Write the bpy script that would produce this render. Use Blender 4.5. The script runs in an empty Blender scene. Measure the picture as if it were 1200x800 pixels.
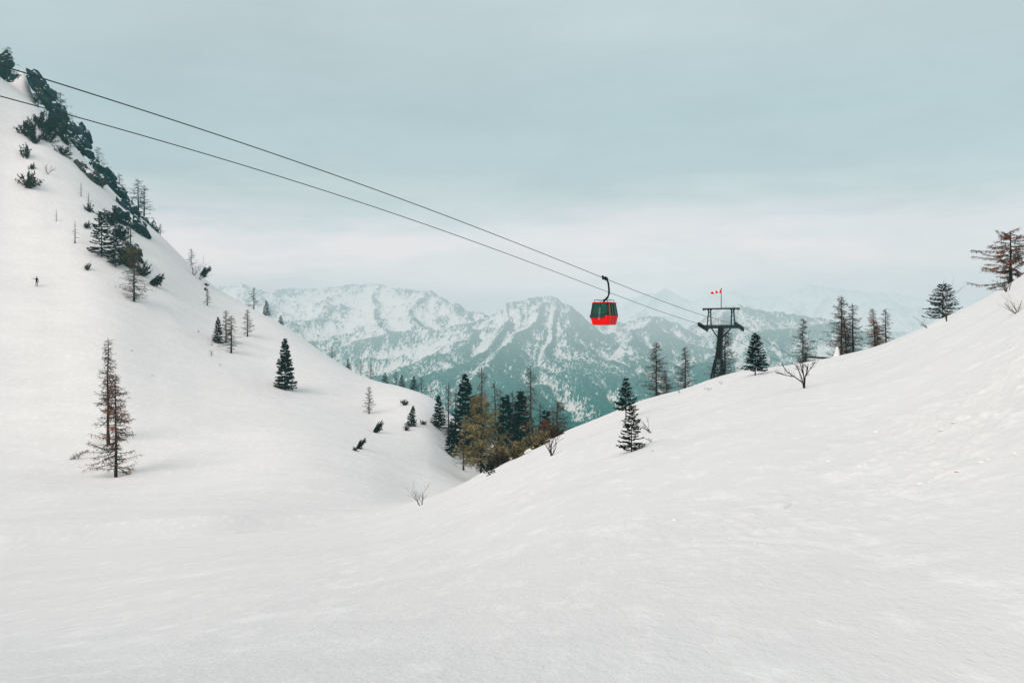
import bpy, math, random
import numpy as np
from mathutils import Vector, Matrix, noise as mnoise

scene = bpy.context.scene
COL = scene.collection
R = math.radians
FPX = 1100.0            # focal length in pixels of the 1200 x 800 photograph; eye at the world origin, looking along +Y


def P3(u, v, Y):
    return Vector(((u - 600) / FPX * Y, Y, (400 - v) / FPX * Y))


# ------------------------------------------------------------------ numeric helpers
def pchip(xs, ys):
    xs = np.array(xs, float); ys = np.array(ys, float)
    h = np.diff(xs); d = np.diff(ys) / h
    m = np.zeros_like(ys)
    m[0], m[-1] = d[0], d[-1]
    for i in range(1, len(xs) - 1):
        if d[i - 1] * d[i] > 0:
            w1, w2 = 2 * h[i] + h[i - 1], h[i] + 2 * h[i - 1]
            m[i] = (w1 + w2) / (w1 / d[i - 1] + w2 / d[i])

    def f(x):
        x = np.clip(np.asarray(x, float), xs[0], xs[-1])
        i = np.clip(np.searchsorted(xs, x) - 1, 0, len(xs) - 2)
        t = (x - xs[i]) / h[i]
        return ((1 + 2 * t) * (1 - t) ** 2 * ys[i] + t * (1 - t) ** 2 * h[i] * m[i]
                + t * t * (3 - 2 * t) * ys[i + 1] + t * t * (t - 1) * h[i] * m[i + 1])
    return f


def _hash(ix, iy, seed):
    n = (ix.astype(np.int64) * 374761393 + iy.astype(np.int64) * 668265263 + seed * 974634777) & 0x7fffffff
    n = ((n ^ (n >> 13)) * 1274126177) & 0x7fffffff
    return ((n ^ (n >> 16)) & 0xffff) / 65535.0 * 2 * math.pi


def perlin(x, y, seed=0):
    x = np.asarray(x, float); y = np.asarray(y, float)
    ix, iy = np.floor(x), np.floor(y)
    fx, fy = x - ix, y - iy
    ux, uy = fx ** 3 * (fx * (fx * 6 - 15) + 10), fy ** 3 * (fy * (fy * 6 - 15) + 10)

    def g(dx, dy):
        a = _hash(ix + dx, iy + dy, seed)
        return np.cos(a) * (fx - dx) + np.sin(a) * (fy - dy)
    a = g(0, 0) * (1 - ux) + g(1, 0) * ux
    b = g(0, 1) * (1 - ux) + g(1, 1) * ux
    return (a * (1 - uy) + b * uy) * 1.5


def fbm(x, y, o=4, seed=0, ridged=False):
    s = 0; amp = 1; fr = 1
    for k in range(o):
        n = perlin(x * fr, y * fr, seed + k * 7)
        s = s + amp * ((1 - np.abs(n) * 2) if ridged else n)
        amp *= .5; fr *= 2.03
    return s


# ------------------------------------------------------------------ the snow terrain: z over (x, y)
def cols(tab, k):
    return pchip([r[0] for r in tab], [r[k] for r in tab])


# right hill and foreground: bearing (as u), crest (as v), crest distance
FT = [(-700, 655, 60), (-200, 650, 70), (0, 643, 75), (200, 633, 80), (350, 622, 86), (420, 611, 92), (490, 589, 100), (545, 565.5, 107),
      (575, 549, 110), (620, 526, 113), (660, 506, 116), (700, 490, 118), (760, 466, 120), (800, 455, 121), (850, 438, 121), (880, 431.5, 118),
      (900, 429.5, 114), (945, 424, 108), (985, 417, 104), (1025, 408, 101), (1060, 395, 98), (1080, 386.5, 96), (1100, 377, 94),
      (1140, 359, 90), (1172, 342, 86), (1200, 324, 82), (1300, 270, 78), (1500, 190, 72), (1900, 100, 60)]
Fv, FD = cols(FT, 1), cols(FT, 2)
# left mountainside: bearing, then four (distance, v) stations from foot to crest
LT = [(-700, 60, 660, 110, 480, 200, -150, 330, -560), (-200, 68, 650, 122, 540, 215, 220, 325, -110), (0, 70, 640, 125, 548, 210, 330, 320, 90),
      (50, 72, 634, 124, 551, 208.5, 343.5, 314, 130), (135, 76, 625, 122, 557, 203, 372, 300, 226), (190, 78, 620, 124, 552, 205, 395, 296, 277),
      (250, 80, 615, 128, 545, 210, 414, 290, 335), (333, 85, 612, 138, 526, 200, 453, 272, 382), (430, 90, 611, 132, 548, 180, 497, 246, 442),
      (500, 95, 612, 135, 570, 172, 521, 228, 464), (545, 100, 612, 142, 574, 176, 547, 232, 500), (600, 100, 616, 150, 588, 186, 562, 236, 534),
      (680, 100, 622, 150, 605, 186, 590, 240, 574), (900, 100, 720, 150, 705, 186, 700, 240, 690), (1900, 100, 760, 150, 755, 186, 750, 240, 745)]
Lc = [cols(LT, k) for k in range(1, 9)]


def ground_z(x, y):
    x = np.asarray(x, float); y = np.asarray(y, float)
    u = 600 + FPX * x / y
    lny = np.log(y)
    # hill
    eF, D = (400 - Fv(u)) / FPX, FD(u)
    t = np.clip(np.log(np.maximum(y, 6) / 6) / np.log(D / 6), 0, 1)
    pw = 1 + np.clip((u + 60) / 580, 0, 1) ** 2 * (3 - 2 * np.clip((u + 60) / 580, 0, 1))
    zf = (eF + (-0.364 - eF) * (1 - t) ** pw) * y
    over = np.maximum(y - D, 0)
    zf = zf - .5 * over ** 2 / (over + 26)
    near = -1.66 - 0.0873 * y
    zf = np.where(y < 6, near, zf)
    # mountainside
    ly = [np.log(Lc[k](u)) for k in (0, 2, 4, 6)]
    le = [(400 - Lc[k](u)) / FPX for k in (1, 3, 5, 7)]
    d = [(le[i + 1] - le[i]) / (ly[i + 1] - ly[i]) for i in range(3)]
    m = [d[0]] + [2 * d[i] * d[i + 1] / (np.where(np.abs(d[i] + d[i + 1]) < 1e-6, 1, d[i] + d[i + 1])) for i in range(2)] + [0 * d[0]]
    e = le[0] - .7 * (ly[0] - lny)
    for i in range(3):
        h = ly[i + 1] - ly[i]
        s = np.clip((lny - ly[i]) / h, 0, 1)
        c = ((1 + 2 * s) * (1 - s) ** 2 * le[i] + s * (1 - s) ** 2 * h * m[i]
             + s * s * (3 - 2 * s) * le[i + 1] + s * s * (s - 1) * h * m[i + 1])
        e = np.where(lny >= ly[i], c, e)
    DL = np.exp(ly[3])
    overL = np.maximum(y - DL, 0)
    zl = e * y - .55 * overL ** 2 / (overL + 40)
    zl = zl + 10.5 * np.exp(-((u - 26) / 13) ** 2 - ((y - DL - 13) / 8) ** 2)      # snow shoulder behind the crest
    # soft union
    k = (.034 + .03 * np.clip((420 - u) / 250, 0, 1)) * y
    hh = np.clip(.5 + .5 * (zf - zl) / k, 0, 1)
    z = zl * (1 - hh) + zf * hh + k * hh * (1 - hh)
    # wind-blown undulation
    und = .5 * perlin(x / 34 + 3, y / 34, 1) + .16 * perlin(x / 11, y / 14, 2) + .05 * perlin(x / 3.1, y / 4.4, 3)
    und = und * np.clip(y / 110, .05, 1) * .8
    crust = .022 * fbm(x / 1.1, y / 1.9, 3, 5) * np.clip(2 * perlin(x / 9, y / 13, 8) + .3, 0, 1)
    # avalanche debris on the right slope
    deb = np.exp(-(((u - 1130 - (y - 19) * 3) / 150) ** 2) - ((y - 21 - (u - 1090) * .012) / 6.5) ** 2)
    deb = deb + .6 * np.exp(-(((u - 1190) / 60) ** 2) - ((y - 52) / 14) ** 2)
    deb = deb + .3 * np.exp(-(((u - 860) / 120) ** 2) - ((y - 15) / 3.5) ** 2)
    lump = .62 * deb * (.30 * np.maximum(np.abs(perlin(x / .62, y / .9, 21)) - .16, 0) * (perlin(x / 2.4, y / 2.8, 23) > -.1) + .16 * np.maximum(np.abs(perlin(x / .27, y / .42, 27)) - .2, 0) + .09 * perlin(x / 3.5, y / 2.6, 25))
    return z + und + crust + lump


_YS = np.exp(np.linspace(math.log(6), math.log(420), 2600))


def hit(u, v, skip=0):
    """distance of the first ground point seen along a bearing and height angle"""
    a = (u - 600) / FPX
    z = ground_z(a * _YS, _YS)
    i = np.where((z / _YS >= (400 - v) / FPX) & (_YS > skip))[0]
    return float(_YS[i[0]]) if len(i) else None


def gz(x, y):
    return float(ground_z(np.array([x]), np.array([y]))[0])


# ------------------------------------------------------------------ materials
def nd(nt, kind, **kw):
    n = nt.nodes.new(kind)
    for k, v in kw.items():
        setattr(n, k, v)
    return n


HAZE = None


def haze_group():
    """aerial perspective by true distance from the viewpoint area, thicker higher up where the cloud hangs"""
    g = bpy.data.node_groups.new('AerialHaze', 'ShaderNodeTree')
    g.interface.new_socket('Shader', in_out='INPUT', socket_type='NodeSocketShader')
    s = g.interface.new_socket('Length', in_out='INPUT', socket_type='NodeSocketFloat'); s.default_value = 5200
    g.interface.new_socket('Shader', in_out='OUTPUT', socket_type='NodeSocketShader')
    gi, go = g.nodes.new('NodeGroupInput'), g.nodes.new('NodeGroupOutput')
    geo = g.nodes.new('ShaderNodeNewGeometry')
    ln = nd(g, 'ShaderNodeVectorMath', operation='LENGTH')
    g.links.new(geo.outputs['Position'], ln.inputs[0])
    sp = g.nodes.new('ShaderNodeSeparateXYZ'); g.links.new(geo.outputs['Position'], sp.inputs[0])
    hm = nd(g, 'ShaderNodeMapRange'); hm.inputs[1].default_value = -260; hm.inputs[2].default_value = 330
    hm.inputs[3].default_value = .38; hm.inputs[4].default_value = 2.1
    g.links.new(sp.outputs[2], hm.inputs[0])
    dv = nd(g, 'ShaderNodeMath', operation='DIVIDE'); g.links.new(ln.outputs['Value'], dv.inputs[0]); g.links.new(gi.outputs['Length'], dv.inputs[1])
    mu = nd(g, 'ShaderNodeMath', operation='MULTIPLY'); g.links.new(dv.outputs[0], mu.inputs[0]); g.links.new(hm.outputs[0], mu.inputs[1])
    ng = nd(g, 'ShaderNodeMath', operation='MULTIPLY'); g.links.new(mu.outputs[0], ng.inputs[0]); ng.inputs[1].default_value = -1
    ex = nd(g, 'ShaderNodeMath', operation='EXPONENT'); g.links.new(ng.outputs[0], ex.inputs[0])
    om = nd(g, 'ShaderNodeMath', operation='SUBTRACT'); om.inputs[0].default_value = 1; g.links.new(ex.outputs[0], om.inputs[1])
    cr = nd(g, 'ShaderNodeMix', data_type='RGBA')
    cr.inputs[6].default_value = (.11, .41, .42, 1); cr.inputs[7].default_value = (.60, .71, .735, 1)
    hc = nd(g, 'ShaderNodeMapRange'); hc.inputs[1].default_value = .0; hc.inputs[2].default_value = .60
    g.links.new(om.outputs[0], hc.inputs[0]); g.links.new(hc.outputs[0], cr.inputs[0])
    em = g.nodes.new('ShaderNodeEmission'); g.links.new(cr.outputs[2], em.inputs[0])  # haze painted as a glow mixed into each surface, no volume in the air
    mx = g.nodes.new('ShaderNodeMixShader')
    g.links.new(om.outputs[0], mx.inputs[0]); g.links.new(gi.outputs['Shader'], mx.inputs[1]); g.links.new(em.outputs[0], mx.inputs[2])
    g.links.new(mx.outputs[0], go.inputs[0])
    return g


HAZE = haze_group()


def mat(name, c1, c2=None, rough=.8, scale=3.0, metallic=0, spec=.3, bump=0, haze=True, hlen=5200, coat=0):
    """two-tone noise-broken colour, optional bump, aerial haze"""
    m = bpy.data.materials.new(name); m.use_nodes = True
    nt = m.node_tree; b = nt.nodes['Principled BSDF']; out = nt.nodes['Material Output']
    b.inputs['Roughness'].default_value = rough; b.inputs['Metallic'].default_value = metallic
    b.inputs['Specular IOR Level'].default_value = spec
    if coat: b.inputs['Coat Weight'].default_value = coat
    tc = nt.nodes.new('ShaderNodeTexCoord')
    no = nt.nodes.new('ShaderNodeTexNoise'); no.inputs['Scale'].default_value = scale; no.inputs['Detail'].default_value = 5
    nt.links.new(tc.outputs['Object'], no.inputs['Vector'])
    mr = nt.nodes.new('ShaderNodeMapRange'); mr.inputs[1].default_value = .38; mr.inputs[2].default_value = .62
    nt.links.new(no.outputs['Fac'], mr.inputs[0])
    mx = nd(nt, 'ShaderNodeMix', data_type='RGBA')
    mx.inputs[6].default_value = (*c1, 1); mx.inputs[7].default_value = (*(c2 or [c * 1.25 for c in c1]), 1)
    nt.links.new(mr.outputs[0], mx.inputs[0]); nt.links.new(mx.outputs[2], b.inputs['Base Color'])
    if bump:
        bp = nt.nodes.new('ShaderNodeBump'); bp.inputs['Strength'].default_value = .6; bp.inputs['Distance'].default_value = bump
        nt.links.new(no.outputs['Fac'], bp.inputs['Height']); nt.links.new(bp.outputs[0], b.inputs['Normal'])
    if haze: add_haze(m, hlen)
    return m


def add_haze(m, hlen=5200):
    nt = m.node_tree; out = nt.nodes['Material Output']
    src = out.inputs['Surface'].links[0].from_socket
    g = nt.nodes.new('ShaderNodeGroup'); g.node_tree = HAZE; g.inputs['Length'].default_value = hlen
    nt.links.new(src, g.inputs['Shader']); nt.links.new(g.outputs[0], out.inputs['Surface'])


def snow_material():
    m = bpy.data.materials.new('snow'); m.use_nodes = True
    nt = m.node_tree; b = nt.nodes['Principled BSDF']
    b.inputs['Roughness'].default_value = .72; b.inputs['Specular IOR Level'].default_value = .25
    tc = nt.nodes.new('ShaderNodeTexCoord')

    def noise(scale, stretch, detail=5, rough=.6):
        mp = nt.nodes.new('ShaderNodeMapping'); mp.inputs['Scale'].default_value = stretch
        mp.inputs['Rotation'].default_value = (0, 0, R(17))
        nt.links.new(tc.outputs['Object'], mp.inputs[0])
        n = nt.nodes.new('ShaderNodeTexNoise'); n.inputs['Scale'].default_value = scale; n.inputs['Detail'].default_value = detail
        n.inputs['Roughness'].default_value = rough
        nt.links.new(mp.outputs[0], n.inputs['Vector']); return n
    big = noise(.035, (1, 1.5, 1), 4, .65)
    flake = noise(1.7, (1, .38, 1), 5, .72)
    crust = noise(.9, (1, .42, 1), 5, .74)
    mid = noise(.22, (.5, 1.3, 1), 7, .65)
    fine = noise(10, (1, .5, 1), 4, .75)
    ad = nd(nt, 'ShaderNodeMath', operation='ADD'); nt.links.new(big.outputs['Fac'], ad.inputs[0]); nt.links.new(mid.outputs['Fac'], ad.inputs[1])
    mr = nt.nodes.new('ShaderNodeMapRange'); mr.inputs[1].default_value = .75; mr.inputs[2].default_value = 1.25
    nt.links.new(ad.outputs[0], mr.inputs[0])
    mx = nd(nt, 'ShaderNodeMix', data_type='RGBA')
    mx.inputs[6].default_value = (.815, .793, .785, 1); mx.inputs[7].default_value = (.885, .862, .852, 1)
    nt.links.new(mr.outputs[0], mx.inputs[0])
    fm = nt.nodes.new('ShaderNodeMapRange'); fm.inputs[1].default_value = .52; fm.inputs[2].default_value = .66
    fm.inputs[3].default_value = .955; fm.inputs[4].default_value = 1.05; nt.links.new(flake.outputs['Fac'], fm.inputs[0])
    sc_ = nd(nt, 'ShaderNodeVectorMath', operation='SCALE'); nt.links.new(mx.outputs[2], sc_.inputs[0]); nt.links.new(fm.outputs[0], sc_.inputs['Scale'])
    nt.links.new(sc_.outputs[0], b.inputs['Base Color'])
    b1 = nt.nodes.new('ShaderNodeBump'); b1.inputs['Strength'].default_value = .4; b1.inputs['Distance'].default_value = .12
    nt.links.new(crust.outputs['Fac'], b1.inputs['Height'])
    b2 = nt.nodes.new('ShaderNodeBump'); b2.inputs['Strength'].default_value = .6; b2.inputs['Distance'].default_value = .04
    nt.links.new(fine.outputs['Fac'], b2.inputs['Height']); nt.links.new(b1.outputs[0], b2.inputs['Normal'])
    nt.links.new(b2.outputs[0], b.inputs['Normal'])
    return m


def mountain_material(name, hlen, seed, forest_lo=(.006, .125, .105), forest_hi=(.06, .16, .16), tree=.17, streak=.016, cover=.5, gain=1.0):
    """snow, avalanche tracks and conifer forest, broken up tree by tree"""
    m = bpy.data.materials.new(name); m.use_nodes = True
    nt = m.node_tree; b = nt.nodes['Principled BSDF']
    b.inputs['Roughness'].default_value = .85; b.inputs['Specular IOR Level'].default_value = .1
    tc = nt.nodes.new('ShaderNodeTexCoord')

    def noise(scale, stretch, detail, rough, off):
        mp = nt.nodes.new('ShaderNodeMapping'); mp.inputs['Scale'].default_value = stretch; mp.inputs['Location'].default_value = (off, seed, 0)
        nt.links.new(tc.outputs['Object'], mp.inputs[0])
        n = nt.nodes.new('ShaderNodeTexNoise'); n.inputs['Scale'].default_value = scale; n.inputs['Detail'].default_value = detail
        n.inputs['Roughness'].default_value = rough; nt.links.new(mp.outputs[0], n.inputs['Vector']); return n.outputs['Fac']
    trees = noise(tree, (1, .30, .45), 3, .7, 3)
    stk = noise(streak, (1, .22, .30), 6, .65, 91)
    big = noise(.0022, (1, 1, 1), 4, .55, 217)
    at = nt.nodes.new('ShaderNodeAttribute'); at.attribute_name = 'cover'      # modelled: forest thins on crests and high up

    def mul(s, k):
        n = nd(nt, 'ShaderNodeMath', operation='MULTIPLY'); nt.links.new(s, n.inputs[0]); n.inputs[1].default_value = k; return n.outputs[0]

    def add(*ss):
        r = ss[0]
        for s in ss[1:]:
            n = nd(nt, 'ShaderNodeMath', operation='ADD'); nt.links.new(r, n.inputs[0]); nt.links.new(s, n.inputs[1]); r = n.outputs[0]
        return r
    tot = add(mul(trees, 2.8), mul(stk, 1.5), mul(big, .8), mul(at.outputs['Fac'], 1.1))
    mr = nt.nodes.new('ShaderNodeMapRange'); mr.inputs[1].default_value = 2.36 + (1 - cover) * .9; mr.inputs[2].default_value = 3.04 + (1 - cover) * .9
    mr.interpolation_type = 'SMOOTHSTEP'
    nt.links.new(tot, mr.inputs[0])
    fc = nd(nt, 'ShaderNodeMix', data_type='RGBA'); fc.inputs[6].default_value = (*forest_hi, 1); fc.inputs[7].default_value = (*forest_lo, 1)
    f2 = nt.nodes.new('ShaderNodeMapRange'); f2.inputs[1].default_value = .35; f2.inputs[2].default_value = .6
    nt.links.new(trees, f2.inputs[0]); nt.links.new(f2.outputs[0], fc.inputs[0])
    mx = nd(nt, 'ShaderNodeMix', data_type='RGBA'); mx.inputs[6].default_value = (.72, .70, .69, 1)
    nt.links.new(fc.outputs[2], mx.inputs[7])
    nt.links.new(mr.outputs[0], mx.inputs[0]); nt.links.new(mx.outputs[2], b.inputs['Base Color'])
    bp = nt.nodes.new('ShaderNodeBump'); bp.inputs['Strength'].default_value = .7; bp.inputs['Distance'].default_value = 9
    nt.links.new(trees, bp.inputs['Height']); nt.links.new(bp.outputs[0], b.inputs['Normal'])
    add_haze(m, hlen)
    return m


def rock_material(name, dark, light):
    m = mat(name, dark, light, rough=.9, scale=.9, bump=.5, haze=False)
    nt = m.node_tree; b = nt.nodes['Principled BSDF']
    base = b.inputs['Base Color'].links[0].from_socket
    geo = nt.nodes.new('ShaderNodeNewGeometry'); sp = nt.nodes.new('ShaderNodeSeparateXYZ'); nt.links.new(geo.outputs['Normal'], sp.inputs[0])
    no = nt.nodes.new('ShaderNodeTexNoise'); no.inputs['Scale'].default_value = .7; no.inputs['Detail'].default_value = 6
    tc = nt.nodes.new('ShaderNodeTexCoord'); nt.links.new(tc.outputs['Object'], no.inputs['Vector'])
    ad = nd(nt, 'ShaderNodeMath', operation='MULTIPLY_ADD'); nt.links.new(no.outputs['Fac'], ad.inputs[0]); ad.inputs[1].default_value = .55
    nt.links.new(sp.outputs[2], ad.inputs[2])
    mr = nt.nodes.new('ShaderNodeMapRange'); mr.inputs[1].default_value = .90; mr.inputs[2].default_value = 1.0
    nt.links.new(ad.outputs[0], mr.inputs[0])
    mx = nd(nt, 'ShaderNodeMix', data_type='RGBA'); nt.links.new(mr.outputs[0], mx.inputs[0]); nt.links.new(base, mx.inputs[6])
    mx.inputs[7].default_value = (.84, .83, .82, 1); nt.links.new(mx.outputs[2], b.inputs['Base Color'])
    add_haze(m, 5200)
    return m


M = {
    'snow': snow_material(),
    'clod': mat('packed_snow', (.80, .785, .775), (.85, .835, .825), rough=.7, scale=1.5, haze=False),
    'bark': mat('dark_bark', (.012, .010, .009), (.035, .027, .022), scale=2, bump=.02),
    'bark_brown': mat('brown_bark', (.030, .018, .012), (.075, .045, .030), scale=2),
    'twig': mat('bare_twigs', (.022, .017, .014), (.075, .045, .032), scale=.6),
    'rust': mat('rust_needles', (.026, .017, .013), (.24, .070, .022), scale=.55),
    'rust_dim': mat('faded_rust_twigs', (.022, .017, .015), (.12, .052, .030), scale=.5),
    'olive': mat('olive_needles', (.085, .075, .038), (.32, .24, .105), scale=.8),
    'needle': mat('black_green_needles', (.006, .009, .008), (.016, .024, .019), scale=1.0),
    'needle_teal': mat('hazed_teal_needles', (.008, .020, .022), (.020, .045, .048), scale=1.0),  # teal cast of distance haze painted into the needle colour
    'twig_teal': mat('hazed_teal_twigs', (.014, .024, .028), (.040, .055, .060), scale=.6),  # twig colour with the same distance haze painted in
    'pine': mat('dwarf_pine_needles', (.006, .008, .006), (.024, .026, .016), scale=1.2),
    'frost': mat('rimed_twigs', (.55, .54, .53), (.78, .77, .76), scale=1.2),
    'rock_hazed': rock_material('hazed_cliff_rock', (.004, .011, .020), (.014, .046, .056)),  # blue cast is distance haze put into the rock colour
    'rock_grey': rock_material('grey_cliff_rock', (.012, .014, .014), (.060, .062, .060)),
    'stone': rock_material('dark_stone', (.010, .010, .010), (.03, .03, .03)),
    'steel': mat('dark_steel', (.005, .006, .006), (.012, .014, .014), rough=.6, scale=4, spec=.15),
    'steel_green': mat('green_painted_steel', (.006, .024, .022), (.012, .042, .040), rough=.5, scale=3),
    'galv': mat('galvanised_rail', (.24, .26, .26), (.34, .35, .35), rough=.5, metallic=.3, scale=3),
    'rubber': mat('black_rubber', (.008, .008, .008), (.014, .014, .014), rough=.7),
    'red': mat('red_cabin_paint', (.74, .003, .003), (.84, .005, .004), rough=.4, spec=.18, scale=1, haze=False),
    'sock_red': mat('red_sock_cloth', (.80, .004, .004), (.86, .008, .006), rough=.8, scale=3, spec=.1, haze=False),
    'sock_white': mat('white_sock_cloth', (.74, .73, .71), (.80, .79, .78), rough=.8, scale=3),
    'black': mat('black_panel', (.008, .010, .011), (.014, .017, .018), rough=.35, spec=.5),
    'cable': mat('steel_cable', (.016, .018, .019), (.03, .033, .034), rough=.6),
    'wood': mat('dark_weathered_wood', (.012, .010, .009), (.04, .032, .026), rough=.85, scale=5),
    'jacket': mat('black_jacket', (.006, .006, .007), (.012, .012, .013), rough=.8),
    'trousers': mat('dark_maroon_trousers', (.020, .008, .009), (.04, .014, .016), rough=.85),
    'skin': mat('skin', (.42, .26, .19), (.48, .30, .22), rough=.6),
}


def glass_mat():
    m = bpy.data.materials.new('green_tinted_glass'); m.use_nodes = True
    nt = m.node_tree; b = nt.nodes['Principled BSDF']
    tc = nt.nodes.new('ShaderNodeTexCoord'); no = nt.nodes.new('ShaderNodeTexNoise'); no.inputs['Scale'].default_value = 1.7
    nt.links.new(tc.outputs['Object'], no.inputs['Vector'])
    mx = nd(nt, 'ShaderNodeMix', data_type='RGBA'); mx.inputs[6].default_value = (.006, .045, .032, 1); mx.inputs[7].default_value = (.022, .15, .105, 1)
    nt.links.new(no.outputs['Fac'], mx.inputs[0]); nt.links.new(mx.outputs[2], b.inputs['Base Color'])
    b.inputs['Roughness'].default_value = .08; b.inputs['Specular IOR Level'].default_value = .25
    b.inputs['Transmission Weight'].default_value = .25
    return m


M['glass'] = glass_mat()


# ------------------------------------------------------------------ objects
def tag(o, label=None, cat=None, group=None, kind=None):
    for k, v in (('label', label), ('category', cat), ('group', group), ('kind', kind)):
        if v: o[k] = v
    return o


def empty(name, loc=(0, 0, 0), rz=0):
    o = bpy.data.objects.new(name, None); COL.objects.link(o)
    o.empty_display_size = .3; o.location = loc; o.rotation_euler = (0, 0, rz)
    return o


class MB:
    """collects shapes and links them as ONE mesh object"""
    def __init__(s): s.v = []; s.f = []

    def tube(s, pts, rads, n=6, cap=True):
        pts = [Vector(p) for p in pts]
        base = len(s.v); up = Vector((.31, .17, .93))
        for i, p in enumerate(pts):
            d = (pts[min(i + 1, len(pts) - 1)] - pts[max(i - 1, 0)])
            if d.length < 1e-9: d = Vector((0, 0, 1))
            d.normalize()
            a = d.cross(up)
            if a.length < .05: a = d.cross(Vector((1, 0, 0)))
            a.normalize(); b = d.cross(a)
            for k in range(n):
                t = 2 * math.pi * k / n
                s.v.append(p + (a * math.cos(t) + b * math.sin(t)) * rads[i])
        for i in range(len(pts) - 1):
            for k in range(n):
                q = base + i * n
                s.f.append((q + k, q + (k + 1) % n, q + n + (k + 1) % n, q + n + k))
        if cap:
            s.f.append(tuple(base + k for k in range(n - 1, -1, -1)))
            s.f.append(tuple(base + (len(pts) - 1) * n + k for k in range(n)))
        return s

    def box(s, c, size, rot=None):
        c = Vector(c); base = len(s.v)
        for z in (-.5, .5):
            for x, y in ((-.5, -.5), (.5, -.5), (.5, .5), (-.5, .5)):
                p = Vector((x * size[0], y * size[1], z * size[2]))
                s.v.append(c + (rot @ p if rot else p))
        for f in ((3, 2, 1, 0), (4, 5, 6, 7), (0, 1, 5, 4), (1, 2, 6, 5), (2, 3, 7, 6), (3, 0, 4, 7)):
            s.f.append(tuple(base + i for i in f))
        return s

    def bar(s, a, b, w, h=None):
        """rectangular bar between two points"""
        a, b = Vector(a), Vector(b); d = (b - a); L = d.length
        rot = d.to_track_quat('Y', 'Z').to_matrix()
        return s.box((a + b) / 2, (w, L, h or w), rot)

    def tri(s, a, b, c):
        n = len(s.v); s.v += [Vector(a), Vector(b), Vector(c)]; s.f.append((n, n + 1, n + 2)); return s

    def blade(s, p, q, w, side):
        """thin pointed leaf or twig"""
        n = len(s.v); m = p.lerp(q, .35)
        s.v += [p, m + side * w, q, m - side * w]; s.f.append((n, n + 1, n + 2, n + 3)); return s

    def loft(s, rings, cap=True):
        base = len(s.v); n = len(rings[0])
        for r in rings: s.v += [Vector(p) for p in r]
        for i in range(len(rings) - 1):
            for k in range(n):
                q = base + i * n
                s.f.append((q + k, q + (k + 1) % n, q + n + (k + 1) % n, q + n + k))
        if cap:
            s.f.append(tuple(base + k for k in range(n - 1, -1, -1)))
            s.f.append(tuple(base + (len(rings) - 1) * n + k for k in range(n)))
        return s

    def mesh(s, name, m, smooth=False):
        me = bpy.data.meshes.new(name)
        me.from_pydata([tuple(v) for v in s.v], [], s.f)
        me.materials.append(m)
        if smooth: me.polygons.foreach_set('use_smooth', [True] * len(me.polygons))
        me.update(); return me

    def build(s, name, m, parent=None, smooth=False, loc=None):
        o = bpy.data.objects.new(name, s.mesh(name, m, smooth)); COL.objects.link(o)
        if parent: o.parent = parent
        if loc is not None: o.location = loc
        return o


def grid_object(name, X, Y, Z, m, smooth=True):
    nr, nc = X.shape
    co = np.stack([X, Y, Z], -1).reshape(-1, 3).astype(np.float32)
    me = bpy.data.meshes.new(name)
    i = (np.arange(nr - 1)[:, None] * nc + np.arange(nc - 1)[None, :]).ravel()
    q = np.stack([i, i + 1, i + nc + 1, i + nc], -1).astype(np.int32)
    me.vertices.add(len(co)); me.vertices.foreach_set('co', co.ravel())
    me.loops.add(q.size); me.loops.foreach_set('vertex_index', q.ravel())
    me.polygons.add(len(q)); me.polygons.foreach_set('loop_start', np.arange(0, q.size, 4, dtype=np.int32))
    me.polygons.foreach_set('loop_total', np.full(len(q), 4, np.int32))
    me.update(calc_edges=True); me.validate()
    if smooth: me.polygons.foreach_set('use_smooth', np.ones(len(q), bool))
    me.materials.append(m)
    o = bpy.data.objects.new(name, me); COL.objects.link(o)
    return o


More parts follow.
